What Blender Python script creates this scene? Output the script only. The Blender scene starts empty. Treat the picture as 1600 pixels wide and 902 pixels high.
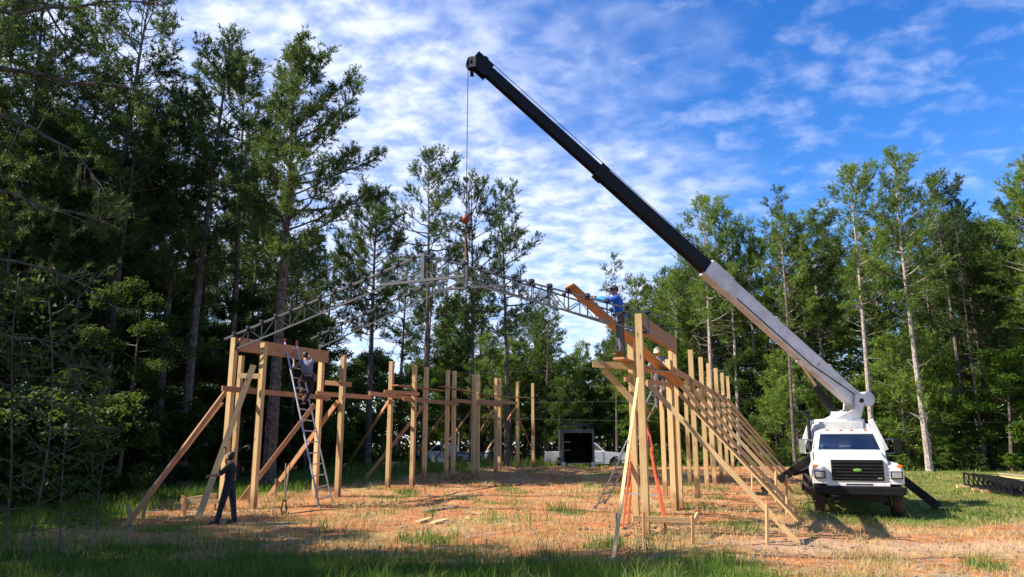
import bpy, bmesh, math, random
import numpy as np
from mathutils import Vector, Matrix, Quaternion
R = math.radians
rng = np.random.default_rng(7); random.seed(7)
SC = bpy.context.scene
COL = SC.collection

# ------------------------------------------------------------------ camera, sky, sun, exposure
F_PX, HORIZON, CAM_H = 1164.0, 697.0, 1.85            # focal length in photo pixels, horizon row, eye height
PITCH = math.atan((HORIZON - 451) / F_PX)
cam = bpy.data.cameras.new('camera'); cam.sensor_width = 36; cam.lens = 36 * F_PX / 1600
cam.clip_start = .1; cam.clip_end = 3000
cam_o = bpy.data.objects.new('camera', cam); COL.objects.link(cam_o)
cam_o.location = (0, 0, CAM_H); cam_o.rotation_euler = (R(90) + PITCH, 0, 0)
SC.camera = cam_o

SUN_EL, SUN_TO = R(41), Vector((-1.0, -0.15, 0)).normalized()
to_sun = Vector((SUN_TO.x * math.cos(SUN_EL), SUN_TO.y * math.cos(SUN_EL), math.sin(SUN_EL)))
W = bpy.data.worlds.new('World'); SC.world = W; W.use_nodes = True
nt = W.node_tree; nt.nodes.clear()
def N(t, kind, **kw):
    n = t.nodes.new(kind)
    for k, v in kw.items():
        if k.startswith('in_'):
            key = k[3:]; n.inputs[int(key) if key.isdigit() else key].default_value = v
        else: setattr(n, k, v)
    return n
def LK(t, a, b): t.links.new(a, b)
def mathn(t, op, a, b=None, clamp=False):
    n = N(t, 'ShaderNodeMath', operation=op, use_clamp=clamp)
    for i, v in enumerate((a, b)):
        if v is None: continue
        if isinstance(v, (int, float)): n.inputs[i].default_value = v
        else: LK(t, v, n.inputs[i])
    return n.outputs[0]
def mixc(t, fac, a, b, blend='MIX'):
    n = N(t, 'ShaderNodeMix', data_type='RGBA', blend_type=blend)
    for i, v in ((0, fac), (6, a), (7, b)):
        if isinstance(v, (int, float)): n.inputs[i].default_value = v
        elif isinstance(v, (tuple, list)): n.inputs[i].default_value = (*v[:3], 1)
        else: LK(t, v, n.inputs[i])
    return n.outputs[2]
def ramp(t, fac, lo, hi):
    n = N(t, 'ShaderNodeMapRange', interpolation_type='SMOOTHSTEP'); LK(t, fac, n.inputs[0])
    n.inputs[1].default_value = lo; n.inputs[2].default_value = hi
    return n.outputs[0]
sky = N(nt, 'ShaderNodeTexSky', sky_type='NISHITA', sun_disc=False)
sky.sun_elevation = SUN_EL; sky.sun_rotation = math.atan2(SUN_TO.x, SUN_TO.y)
sky.air_density = 1.0; sky.dust_density = 0.2; sky.ozone_density = 3.0
hsv = N(nt, 'ShaderNodeHueSaturation'); hsv.inputs['Hue'].default_value = .513; hsv.inputs['Saturation'].default_value = 1.36; hsv.inputs['Value'].default_value = 1.22
LK(nt, sky.outputs[0], hsv.inputs['Color'])
tc = N(nt, 'ShaderNodeTexCoord'); sx = N(nt, 'ShaderNodeSeparateXYZ'); LK(nt, tc.outputs['Generated'], sx.inputs[0])
zc = mathn(nt, 'ADD', mathn(nt, 'MAXIMUM', sx.outputs[2], 0.), .25)
px = mathn(nt, 'DIVIDE', sx.outputs[0], zc); py = mathn(nt, 'DIVIDE', sx.outputs[1], zc)
cx = N(nt, 'ShaderNodeCombineXYZ'); LK(nt, px, cx.inputs[0]); LK(nt, py, cx.inputs[1])
mp = N(nt, 'ShaderNodeMapping'); LK(nt, cx.outputs[0], mp.inputs[0]); mp.inputs['Rotation'].default_value = (0, 0, R(25)); mp.inputs['Scale'].default_value = (1.0, 1.2, 1)
n1 = N(nt, 'ShaderNodeTexNoise', in_Scale=14.0, in_Detail=6.0, in_Roughness=.55, in_Distortion=.2); LK(nt, mp.outputs[0], n1.inputs['Vector'])
n2 = N(nt, 'ShaderNodeTexNoise', in_Scale=2.4, in_Detail=4.0, in_Roughness=.55); LK(nt, mp.outputs[0], n2.inputs['Vector'])
# one broad sheet of mottled altocumulus with its edge running across the sky, thin wisps beyond it
edge = mathn(nt, 'ADD', mathn(nt, 'SUBTRACT', px, mathn(nt, 'MULTIPLY', py, .48)), .40)
edge = mathn(nt, 'ADD', edge, mathn(nt, 'MULTIPLY', mathn(nt, 'SUBTRACT', n2.outputs[0], .5), 1.3))
sheet = mathn(nt, 'SUBTRACT', 1., ramp(nt, edge, -.36, .20))
puff = mathn(nt, 'ADD', .30, mathn(nt, 'MULTIPLY', ramp(nt, n1.outputs[0], .30, .68), .56))
wisp = mathn(nt, 'MULTIPLY', ramp(nt, mathn(nt, 'ADD', mathn(nt, 'MULTIPLY', n1.outputs[0], .6), mathn(nt, 'MULTIPLY', n2.outputs[0], .5)), .50, .78), .34)
cl = mathn(nt, 'MAXIMUM', mathn(nt, 'MULTIPLY', sheet, puff), wisp)
CLOUD = mixc(nt, n1.outputs[0], (4.3, 4.8, 6.6), (6.6, 6.9, 8.0))
skyc = mixc(nt, cl, hsv.outputs[0], CLOUD)
bg = N(nt, 'ShaderNodeBackground'); bg.inputs[1].default_value = .095; LK(nt, skyc, bg.inputs[0])
wo = N(nt, 'ShaderNodeOutputWorld'); LK(nt, bg.outputs[0], wo.inputs[0])
sl = bpy.data.lights.new('sun', 'SUN'); sl.energy = 5.0; sl.angle = R(.53); sl.color = (1, .93, .82)
so = bpy.data.objects.new('sun', sl); COL.objects.link(so); so.location = (-30, 0, 40)
so.rotation_euler = (-to_sun).to_track_quat('-Z', 'Y').to_euler()
SC.view_settings.view_transform = 'Standard'; SC.view_settings.look = 'None'
SC.view_settings.exposure = 1.05; SC.view_settings.gamma = 1; SC.view_settings.use_curve_mapping = False
SC.render.engine = 'CYCLES'; SC.cycles.use_denoising = True
SC.cycles.max_bounces = 6; SC.cycles.diffuse_bounces = 3; SC.cycles.transmission_bounces = 4; SC.cycles.transparent_max_bounces = 6

# ------------------------------------------------------------------ pixel -> place
CP, SP = math.cos(PITCH), math.sin(PITCH)
def ray(u, v):
    x = (u - 800) / F_PX; y = (451 - v) / F_PX
    return (x, CP - y * SP, SP + y * CP)
def P(u, v, Y):
    q = ray(u, v); return Vector((q[0] / q[1] * Y, Y, CAM_H + q[2] / q[1] * Y))
U = Vector((.366, .931, 0)).normalized(); V = Vector((U.y, -U.x, 0))     # long axis of the building, and across it to the right
R1XY = (2.79, 16.3)
def sst(a, b, x): t = np.clip((x - a) / (b - a), 0, 1); return t * t * (3 - 2 * t)
def G(x, y):
    x = np.asarray(x, float); y = np.asarray(y, float)
    t = (x - R1XY[0]) * V.x + (y - R1XY[1]) * V.y
    up = .0255 * np.clip(y - 15.8, 0, None)
    prof = np.where(y < 43, up, .694 - .48 * sst(42.5, 51, y))
    w = 1 - .85 * sst(1.0, 5.5, t) * (1 - .6 * sst(24, 40, y)) - .35 * sst(12.5, 17, -t)
    z = prof * w - .16 * sst(1.0, 5.0, t) * (1 - sst(23, 30, y))
    z = z + .025 * np.sin(x * 1.3 + y * .7) * np.sin(y * 1.1 - x * .4) + .012 * np.sin(x * 3.1 + 1) * np.sin(y * 2.7)
    return z
def g(x, y): return float(G(x, y))
def GP(u, v):
    q = ray(u, v); z = 0
    for _ in range(30):
        Y = (z - CAM_H) * q[1] / q[2]; z = .5 * z + .5 * g(q[0] / q[1] * Y, Y)
    return Vector((q[0] / q[1] * Y, Y, g(q[0] / q[1] * Y, Y)))

# ------------------------------------------------------------------ helpers
def props(o, label=None, cat=None, group=None, kind=None):
    for k, v in (('label', label), ('category', cat), ('group', group), ('kind', kind)):
        if v: o[k] = v
    return o
def thing(name, label, cat, loc=(0, 0, 0), rz=0, group=None):
    o = bpy.data.objects.new(name, None); COL.objects.link(o); o.empty_display_size = .2
    o.location = loc; o.rotation_euler = (0, 0, rz)
    return props(o, label, cat, group)
class MB:
    def __init__(s): s.v = []; s.f = []; s.mi = []; s.cur = 0
    def add(s, vs, fs):
        b = len(s.v); s.v += [tuple(p) for p in vs]
        for q in fs: s.f.append(tuple(b + i for i in q)); s.mi.append(s.cur)
        return s
    def box(s, c, d, rot=None):
        c = Vector(c); M = rot or Matrix.Identity(3); h = [x / 2 for x in d]
        vs = [c + M @ Vector((sx * h[0], sy * h[1], sz * h[2])) for sz in (-1, 1) for sy in (-1, 1) for sx in (-1, 1)]
        return s.add(vs, [(0, 2, 3, 1), (4, 5, 7, 6), (0, 1, 5, 4), (2, 6, 7, 3), (0, 4, 6, 2), (1, 3, 7, 5)])
    def bar(s, a, b, w, h, up=(0, 0, 1)):
        a, b = Vector(a), Vector(b); d = b - a; L = d.length; d.normalize()
        x = d.cross(Vector(up))
        if x.length < 1e-4: x = d.cross(Vector((1, 0, 0)))
        x.normalize(); y = x.cross(d)
        return s.box((a + b) / 2, (w, L, h), Matrix((x, d, y)).transposed())
    def tube(s, pts, rad, n=6, caps=True):
        pts = [Vector(p) for p in pts]; rad = rad if hasattr(rad, '__len__') else [rad] * len(pts)
        base = len(s.v); x = None
        for i, p in enumerate(pts):
            d = (pts[min(i + 1, len(pts) - 1)] - pts[max(i - 1, 0)]).normalized()
            if x is None:
                x = d.cross(Vector((0, 0, 1)) if abs(d.z) < .9 else Vector((1, 0, 0)))
            x = (x - d * x.dot(d)).normalized(); y = d.cross(x)
            for k in range(n):
                a = 2 * math.pi * k / n; s.v.append(tuple(p + (x * math.cos(a) + y * math.sin(a)) * rad[i]))
        for i in range(len(pts) - 1):
            for k in range(n):
                a, b = base + i * n + k, base + i * n + (k + 1) % n
                s.f.append((a, b, b + n, a + n)); s.mi.append(s.cur)
        if caps:
            s.f.append(tuple(base + k for k in range(n))[::-1]); s.mi.append(s.cur)
            e = base + (len(pts) - 1) * n; s.f.append(tuple(e + k for k in range(n))); s.mi.append(s.cur)
        return s
    def prism(s, prof, y0, y1, axis='y', inset=None):
        # prof: 2-D outline; extruded along an axis. axis 'x': prof=(y,z); 'y': prof=(x,z)
        def mk(p, e): return (e, p[0], p[1]) if axis == 'x' else (p[0], e, p[1])
        n = len(prof); vs = [mk(p, y0) for p in prof] + [mk(p, y1) for p in prof]
        fs = [tuple(range(n))[::-1], tuple(range(n, 2 * n))] + [(i, (i + 1) % n, n + (i + 1) % n, n + i) for i in range(n)]
        return s.add(vs, fs)
    def ball(s, c, r, seg=12, ring=8, scale=(1, 1, 1), rot=None):
        c = Vector(c); M = rot or Matrix.Identity(3); vs = []; fs = []
        for j in range(ring + 1):
            th = math.pi * j / ring
            for k in range(seg):
                a = 2 * math.pi * k / seg
                vs.append(c + M @ Vector((r * scale[0] * math.sin(th) * math.cos(a), r * scale[1] * math.sin(th) * math.sin(a), r * scale[2] * math.cos(th))))
        for j in range(ring):
            for k in range(seg):
                a = j * seg + k; b = j * seg + (k + 1) % seg
                fs.append((a, a + seg, b + seg, b))
        return s.add(vs, fs)
    def build(s, name, mats, parent=None, smooth=False, bevel=0, link=True):
        me = bpy.data.meshes.new(name); me.from_pydata(s.v, [], s.f)
        for m in (mats if isinstance(mats, (list, tuple)) else [mats]): me.materials.append(m)
        if any(s.mi): me.polygons.foreach_set('material_index', s.mi)
        bm = bmesh.new(); bm.from_mesh(me); bmesh.ops.remove_doubles(bm, verts=bm.verts, dist=1e-5) if smooth else None
        bmesh.ops.recalc_face_normals(bm, faces=bm.faces); bm.to_mesh(me); bm.free()
        if smooth: me.polygons.foreach_set('use_smooth', [True] * len(me.polygons))
        o = bpy.data.objects.new(name, me)
        if link: COL.objects.link(o)
        if parent: o.parent = parent
        if bevel:
            m = o.modifiers.new('bevel', 'BEVEL'); m.width = bevel; m.segments = 2; m.limit_method = 'ANGLE'; m.angle_limit = R(35)
        return o
def beam(name, a, b, w, h, mat, parent=None, up=(0, 0, 1)):
    """A straight board: its own object, local Y along the grain. parent must be an unrotated Empty."""
    a, b = Vector(a), Vector(b); d = b - a; L = d.length; d.normalize()
    x = d.cross(Vector(up))
    if x.length < 1e-4: x = d.cross(Vector((0, 1, 0)))
    x.normalize(); z = x.cross(d)
    o = MB().box((0, L / 2, 0), (w, L, h)).build(name, mat, parent)
    o.rotation_mode = 'QUATERNION'; o.rotation_quaternion = Matrix((x, d, z)).transposed().to_quaternion()
    o.location = a - (Vector(parent.location) if parent else Vector())
    return o
def fast_mesh(name, verts, tri, mat, var=None, parent=None, link=True):
    me = bpy.data.meshes.new(name); nv, nf = len(verts), len(tri)
    k = tri.shape[1]
    me.vertices.add(nv); me.vertices.foreach_set('co', np.ascontiguousarray(verts, np.float32).ravel())
    me.loops.add(nf * k); me.loops.foreach_set('vertex_index', np.ascontiguousarray(tri, np.int32).ravel())
    me.polygons.add(nf); me.polygons.foreach_set('loop_start', np.arange(0, nf * k, k, dtype=np.int32))
    me.update(calc_edges=True); me.materials.append(mat)
    if var is not None:
        at = me.attributes.new('var', 'FLOAT', 'POINT'); at.data.foreach_set('value', np.ascontiguousarray(var, np.float32))
    o = bpy.data.objects.new(name, me)
    if link: COL.objects.link(o)
    if parent: o.parent = parent
    return o

# ------------------------------------------------------------------ materials
def newmat(name):
    m = bpy.data.materials.new(name); m.use_nodes = True; t = m.node_tree
    return m, t, t.nodes['Principled BSDF']
def plain(name, col, rough=.5, metal=0, vary=.12, scale=8, bump=0, spec=.5, dirt=None):
    m, t, b = newmat(name)
    c = N(t, 'ShaderNodeTexCoord'); n = N(t, 'ShaderNodeTexNoise', in_Scale=scale, in_Detail=5.0); LK(t, c.outputs['Object'], n.inputs['Vector'])
    lo = [x * (1 - vary) for x in col]; hi = [min(1, x * (1 + vary)) for x in col]
    cc = mixc(t, ramp(t, n.outputs[0], .3, .7), lo, hi)
    if dirt:
        n3 = N(t, 'ShaderNodeTexNoise', in_Scale=3.0, in_Detail=6.0); LK(t, c.outputs['Object'], n3.inputs['Vector'])
        sp = N(t, 'ShaderNodeSeparateXYZ'); LK(t, c.outputs['Object'], sp.inputs[0])
        f = mathn(t, 'ADD', n3.outputs[0], mathn(t, 'MULTIPLY', sp.outputs[2], -.25))
        cc = mixc(t, mathn(t, 'MULTIPLY', ramp(t, f, .2, .75), .7), cc, dirt)
    LK(t, cc, b.inputs['Base Color']); b.inputs['Roughness'].default_value = rough; b.inputs['Metallic'].default_value = metal
    b.inputs['Specular IOR Level'].default_value = spec
    if bump:
        bp = N(t, 'ShaderNodeBump', in_Strength=bump, in_Distance=.02); LK(t, n.outputs[0], bp.inputs['Height']); LK(t, bp.outputs[0], b.inputs['Normal'])
    return m
def lumber(name, c1, c2, knot, mud=False):
    m, t, b = newmat(name)
    c = N(t, 'ShaderNodeTexCoord'); oi = N(t, 'ShaderNodeObjectInfo')
    off = N(t, 'ShaderNodeVectorMath', operation='ADD'); LK(t, c.outputs['Object'], off.inputs[0])
    rv = N(t, 'ShaderNodeCombineXYZ'); LK(t, mathn(t, 'MULTIPLY', oi.outputs['Random'], 37.), rv.inputs[1]); LK(t, mathn(t, 'MULTIPLY', oi.outputs['Random'], 11.), rv.inputs[0])
    LK(t, rv.outputs[0], off.inputs[1])
    mg = N(t, 'ShaderNodeMapping'); LK(t, off.outputs[0], mg.inputs[0]); mg.inputs['Scale'].default_value = (26, 1.1, 26)
    n = N(t, 'ShaderNodeTexNoise', in_Scale=1.6, in_Detail=5.0, in_Distortion=.4); LK(t, mg.outputs[0], n.inputs['Vector'])
    cc = mixc(t, ramp(t, n.outputs[0], .3, .72), c1, c2)
    big = N(t, 'ShaderNodeTexNoise', in_Scale=1.3, in_Detail=3.0); LK(t, off.outputs[0], big.inputs['Vector'])
    cc = mixc(t, mathn(t, 'MULTIPLY', ramp(t, big.outputs[0], .45, .75), .35), cc, [x * .62 for x in c1])
    mk = N(t, 'ShaderNodeMapping'); LK(t, off.outputs[0], mk.inputs[0]); mk.inputs['Scale'].default_value = (7, 2.0, 7)
    vo = N(t, 'ShaderNodeTexVoronoi', in_Scale=1.0); LK(t, mk.outputs[0], vo.inputs['Vector'])
    kn = mathn(t, 'SUBTRACT', 1., ramp(t, vo.outputs['Distance'], .07, .19))
    cc = mixc(t, mathn(t, 'MULTIPLY', kn, .8), cc, knot)
    if mud:
        sp = N(t, 'ShaderNodeSeparateXYZ'); LK(t, c.outputs['Object'], sp.inputs[0])
        f = mathn(t, 'SUBTRACT', 1., ramp(t, mathn(t, 'ADD', sp.outputs[1], mathn(t, 'MULTIPLY', mathn(t, 'SUBTRACT', big.outputs[0], .5), 1.6)), .45, 1.0)); cc = mixc(t, mathn(t, 'MULTIPLY', f, .75), cc, (.26, .11, .05))
    h = N(t, 'ShaderNodeHueSaturation'); LK(t, cc, h.inputs['Color'])
    LK(t, mathn(t, 'ADD', .70, mathn(t, 'MULTIPLY', oi.outputs['Random'], .45)), h.inputs['Value'])
    LK(t, h.outputs[0], b.inputs['Base Color']); b.inputs['Roughness'].default_value = .75; b.inputs['Specular IOR Level'].default_value = .25
    bp = N(t, 'ShaderNodeBump', in_Strength=.25, in_Distance=.01); LK(t, n.outputs[0], bp.inputs['Height']); LK(t, bp.outputs[0], b.inputs['Normal'])
    return m
def foliage(name, c1, c2, c3, trans=.38, objvar=.5):
    m, t, b = newmat(name)
    a = N(t, 'ShaderNodeAttribute', attribute_name='var'); oi = N(t, 'ShaderNodeObjectInfo')
    f = mathn(t, 'ADD', mathn(t, 'MULTIPLY', a.outputs['Fac'], 1 - objvar * .6), mathn(t, 'MULTIPLY', oi.outputs['Random'], objvar * .6))
    cc = mixc(t, ramp(t, f, .05, .6), c1, c2); cc = mixc(t, ramp(t, f, .6, 1.0), cc, c3)
    LK(t, cc, b.inputs['Base Color']); b.inputs['Roughness'].default_value = .55; b.inputs['Specular IOR Level'].default_value = .25
    tr = N(t, 'ShaderNodeBsdfTranslucent'); LK(t, mixc(t, .5, cc, (.30, .42, .05), 'MULTIPLY') if False else mixc(t, .35, cc, (.22, .30, .03)), tr.inputs[0])
    mx = N(t, 'ShaderNodeMixShader', in_0=trans); LK(t, b.outputs[0], mx.inputs[1]); LK(t, tr.outputs[0], mx.inputs[2])
    LK(t, mx.outputs[0], t.nodes['Material Output'].inputs[0])
    return m
M = {}
M['lumber'] = lumber('fresh_lumber', (.70, .48, .235), (.56, .35, .155), (.16, .08, .035))
M['post'] = lumber('treated_post', (.70, .48, .23), (.56, .35, .15), (.14, .08, .035), True)
M['lumber_red'] = lumber('reddish_lumber', (.50, .27, .135), (.38, .185, .09), (.15, .06, .03))
M['lumber_grey'] = lumber('weathered_lumber', (.34, .27, .19), (.25, .19, .13), (.10, .07, .05))
M['steel'] = plain('truss_steel', (.035, .038, .045), .5, .6, .3, 14)
M['truss_lit_grey'] = plain('sunlit_grey_truss_steel', (.065, .068, .078), .65, .1, .25, 9)  # lighter steel paints the sun on the left-hand chords
M['galv'] = plain('galvanised_steel', (.13, .135, .15), .55, .3, .25, 9)
M['white'] = plain('white_paint', (.74, .73, .70), .32, 0, .06, 3, dirt=(.42, .30, .2))
M['crane_white'] = plain('crane_white', (.60, .58, .56), .45, 0, .16, 2.5, dirt=(.40, .33, .28))
M['black'] = plain('black_paint', (.006, .006, .007), .55, 0, .4, 6, spec=.25)
M['dark'] = plain('dark_steel', (.018, .018, .018), .65, .1, .4, 9, spec=.3)
M['rubber'] = plain('tyre_rubber', (.022, .02, .018), .85, 0, .3, 12, dirt=(.16, .07, .04))
M['chrome'] = plain('chrome', (.6, .6, .6), .2, 1, .1)
M['glass'] = plain('vehicle_glass', (.03, .04, .05), .06, 0, .2, 3, spec=.9)
m_, t_, b_ = newmat('clear_glass'); tr_ = N(t_, 'ShaderNodeBsdfTransparent'); tr_.inputs[0].default_value = (.93, .97, .97, 1); gl_ = N(t_, 'ShaderNodeBsdfGlossy'); gl_.inputs['Roughness'].default_value = .03
fr_ = N(t_, 'ShaderNodeFresnel', in_IOR=1.6); mx_ = N(t_, 'ShaderNodeMixShader'); LK(t_, mathn(t_, 'ADD', fr_.outputs[0], .16), mx_.inputs[0]); LK(t_, tr_.outputs[0], mx_.inputs[1]); LK(t_, gl_.outputs[0], mx_.inputs[2]); LK(t_, mx_.outputs[0], t_.nodes['Material Output'].inputs[0]); M['windscreen'] = m_
M['amber'] = plain('amber_lens', (.75, .16, .01), .3)
M['lamp'] = plain('headlamp_lens', (.35, .36, .36), .12, .3, .15, 20)
M['red'] = plain('red_paint', (.20, .025, .018), .5, 0, .3, 8)
M['orange'] = plain('orange_fibreglass', (.50, .10, .03), .5, 0, .15, 8)
M['alu'] = plain('aluminium', (.55, .55, .56), .38, .85, .15, 9)
M['badge'] = plain('green_badge', (.13, .30, .04), .4)
M['grey_trailer'] = plain('trailer_grey', (.06, .064, .075), .4, .3, .2, 4)
M['inside'] = plain('trailer_interior', (.02, .018, .016), .9)
M['strap'] = plain('sling_webbing', (.40, .25, .10), .85, 0, .3, 20)
M['skin'] = plain('skin', (.32, .15, .09), .55, 0, .1, 14)
M['cotton_blue'] = plain('blue_shirt', (.012, .10, .50), .8, 0, .15, 10)
M['blue_lit'] = plain('sunlit_sleeve', (.05, .42, .80), .75, 0, .1, 10)  # lighter blue stands for sunlight on one forearm
M['jeans'] = plain('washed_jeans', (.10, .115, .14), .9, 0, .3, 14)
M['navy'] = plain('dark_jeans', (.009, .014, .030), .9, 0, .35, 14)
M['tee_black'] = plain('black_tee', (.012, .013, .018), .9, 0, .3, 10)
M['tee_grey'] = plain('grey_tee', (.17, .18, .22), .9, 0, .2, 10)
M['leather'] = plain('tool_leather', (.18, .075, .03), .7, 0, .3, 20)
M['boot'] = plain('work_boot', (.19, .09, .04), .75, 0, .3, 20)
M['boot_dark'] = plain('dark_boot', (.03, .026, .022), .75, 0, .3, 20)
M['hair'] = plain('dark_hair', (.012, .009, .007), .6, 0, .3, 30)
M['cap_tan'] = plain('tan_cap', (.58, .45, .32), .9, 0, .12, 10)
M['cap_dark'] = plain('dark_cap', (.05, .035, .035), .9, 0, .2, 10)
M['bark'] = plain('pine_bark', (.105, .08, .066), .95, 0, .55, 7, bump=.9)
M['bark_lit'] = plain('sunlit_pine_bark', (.30, .25, .21), .95, 0, .4, 7, bump=.9)  # bark copy lightened as if sun struck the trunks
M['needle'] = foliage('pine_needles', (.028, .058, .017), (.064, .112, .025), (.135, .185, .036), .36)  # darkened to hold the shade of the left wood
M['needle_lit'] = foliage('sunlit_pine_needles', (.085, .155, .024), (.170, .260, .036), (.30, .36, .050), .44)  # brighter needle copy with sunlight put into its colour
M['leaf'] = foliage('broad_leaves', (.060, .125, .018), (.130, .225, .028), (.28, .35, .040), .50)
M['leaf_shaded'] = foliage('shaded_broad_leaves', (.018, .040, .010), (.038, .072, .015), (.085, .13, .022), .40)  # darker leaf copy, woodland shade put into the colour
M['grass'] = foliage('green_grass', (.040, .105, .012), (.135, .240, .026), (.33, .36, .10), .40, 0)
M['grass_dry'] = foliage('dry_grass', (.56, .41, .18), (.46, .33, .13), (.19, .24, .055), .25, 0)

# ------------------------------------------------------------------ ground
def noise2(x, y, s, seed=0):
    r = np.random.default_rng(seed); x = np.asarray(x, float) * s; y = np.asarray(y, float) * s; out = 0; amp = 1; tot = 0
    for o in range(4):
        for k in range(3):
            a = r.uniform(0, 6.28); p = r.uniform(0, 6.28); f = (2 ** o) * r.uniform(.8, 1.25)
            out = out + amp * np.sin((x * math.cos(a) + y * math.sin(a)) * f * 6.28 + p + 1.7 * np.sin((x * math.sin(a) - y * math.cos(a)) * f * 4 + p * 2)); tot += amp
        amp *= .55
    return out / tot * 1.6            # about -1..1
def left_edge(y): return np.interp(y, [0, 12, 20, 32, 46, 60, 80], [-11, -10.5, -12.0, -11.8, -9.5, -7.5, -6])
def right_edge_y(x): return np.interp(x, [6, 13, 18, 24, 34, 60], [66, 56, 47, 44, 41.5, 36])
def zones(x, y):
    x = np.asarray(x, float); y = np.asarray(y, float)
    nz = noise2(x, y, .09, 3); nf = noise2(x, y, .4, 5)
    t = (x - R1XY[0]) * V.x + (y - R1XY[1]) * V.y             # to the right of the right-hand post row
    litter = np.maximum(sst(-.3, 1.6, left_edge(y) - x + .6 * nf), sst(-.5, 2.5, y - right_edge_y(x) + .8 * nf) * (x > 5))
    litter = np.maximum(litter, sst(60, 63, y + .7 * nf))
    gl = sst(.0, 2.4, (-8.6 - x) + .9 * nz + .45 * nf - .25 * np.clip(y - 19, 0, 6))
    gl = np.maximum(gl, sst(.2, 2.2, (14.6 - y) - .32 * np.clip(x + 1, 0, 30) + 1.5 * nz + 1.1 * nf))      # front strip, fading out to the right
    gl = np.maximum(gl, sst(0, 2.0, -t - 13.2 + .8 * nz) * (y > 24))                                # behind the left row
    gl = np.maximum(gl, sst(45, 48, y))
    lawn = sst(-.4, 1.6, y - 19.2 - .25 * (x - 10) + .5 * nz + .35 * nf + .3 * np.clip(6.0 - t, 0, 9) * -1.0) * sst(2.0, 4.0, t + .8 * nf)
    lawn = np.maximum(lawn, .75 * sst(2.6, 5.0, t + .8 * nz) * (y > 24))
    green = np.maximum(gl, lawn)
    green = np.maximum(green, .75 * sst(.28, .75, noise2(x, y, .22, 11) + .12 * nf))
    track = sst(1.4, .5, np.abs(y - 15.6 - .10 * (x - 8) + .5 * nz)) * sst(3.0, 6, x)                # worn dirt track before the truck
    green = green * (1 - .85 * track)
    return litter, green, track
xs = np.unique(np.round(np.concatenate([np.linspace(-400, -40, 20), np.arange(-40, -16, 1.0), np.arange(-16, 30, .3), np.arange(30, 60, 1.5), np.linspace(60, 400, 16)]), 3))
ys = np.unique(np.round(np.concatenate([np.linspace(-150, -4, 14), np.arange(-4, 8, 1.0), np.arange(8, 50, .3), np.arange(50, 90, 1.5), np.linspace(90, 600, 18)]), 3))
XX, YY = np.meshgrid(xs, ys); ZZ = G(XX, YY)
fine = (XX > -16) & (XX < 30) & (YY > 8) & (YY < 50)
ZZ = ZZ + np.where(fine, .018 * noise2(XX, YY, .55, 21), 0)
nx, ny = len(xs), len(ys); idx = np.arange(nx * ny).reshape(ny, nx)
quads = np.stack([idx[:-1, :-1], idx[:-1, 1:], idx[1:, 1:], idx[1:, :-1]], -1).reshape(-1, 4)
gm, t, b = newmat('ground_soil')
ge = N(t, 'ShaderNodeNewGeometry')
def nn(scale, detail=6., rough=.6):
    n = N(t, 'ShaderNodeTexNoise', in_Scale=scale, in_Detail=detail, in_Roughness=rough); LK(t, ge.outputs['Position'], n.inputs['Vector']); return n.outputs[0]
a_l = N(t, 'ShaderNodeAttribute', attribute_name='litter').outputs['Fac']; a_g = N(t, 'ShaderNodeAttribute', attribute_name='green').outputs['Fac']; a_t = N(t, 'ShaderNodeAttribute', attribute_name='track').outputs['Fac']
f1, f2, f3 = nn(.45), nn(2.6, 7.), nn(14., 6., .7)
clay = mixc(t, ramp(t, f2, .35, .65), (.34, .125, .048), (.47, .20, .085))
straw = mixc(t, ramp(t, f3, .35, .65), (.30, .20, .085), (.56, .41, .19))
straw = mixc(t, mathn(t, 'MULTIPLY', ramp(t, f2, .5, .7), .5), straw, (.46, .26, .13))
soil = mixc(t, ramp(t, mathn(t, 'ADD', f1, mathn(t, 'MULTIPLY', f2, .35)), .48, .70), straw, clay)
dirt = mixc(t, ramp(t, f2, .35, .7), (.42, .27, .16), (.50, .34, .22))
soil = mixc(t, mathn(t, 'MULTIPLY', a_t, .85), soil, dirt)
gcol = mixc(t, ramp(t, f3, .3, .7), (.08, .12, .022), (.20, .20, .06))
gmask = ramp(t, mathn(t, 'ADD', a_g, mathn(t, 'MULTIPLY', mathn(t, 'SUBTRACT', f2, .5), .9)), .25, .75)
soil = mixc(t, mathn(t, 'MULTIPLY', gmask, .85), soil, gcol)
lit = mixc(t, ramp(t, f3, .3, .7), (.055, .036, .022), (.11, .07, .04))
lmask = ramp(t, mathn(t, 'ADD', a_l, mathn(t, 'MULTIPLY', mathn(t, 'SUBTRACT', f2, .5), .6)), .3, .7)
soil = mixc(t, lmask, soil, lit)
soil = mixc(t, mathn(t, 'MULTIPLY', ramp(t, f3, .52, .75), .35), soil, (.10, .055, .03))
LK(t, soil, b.inputs['Base Color']); b.inputs['Roughness'].default_value = .95; b.inputs['Specular IOR Level'].default_value = .1
bp = N(t, 'ShaderNodeBump', in_Strength=.8, in_Distance=.06); LK(t, mathn(t, 'ADD', mathn(t, 'MULTIPLY', f3, .5), f2), bp.inputs['Height']); LK(t, bp.outputs[0], b.inputs['Normal'])
ground = fast_mesh('ground', np.stack([XX, YY, ZZ], -1).reshape(-1, 3), quads, gm)
ground.data.polygons.foreach_set('use_smooth', [True] * len(ground.data.polygons))
for nm, arr in zip(('litter', 'green', 'track'), zones(XX, YY)):
    at = ground.data.attributes.new(nm, 'FLOAT', 'POINT'); at.data.foreach_set('value', arr.astype(np.float32).ravel())
props(ground, kind='structure')

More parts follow.
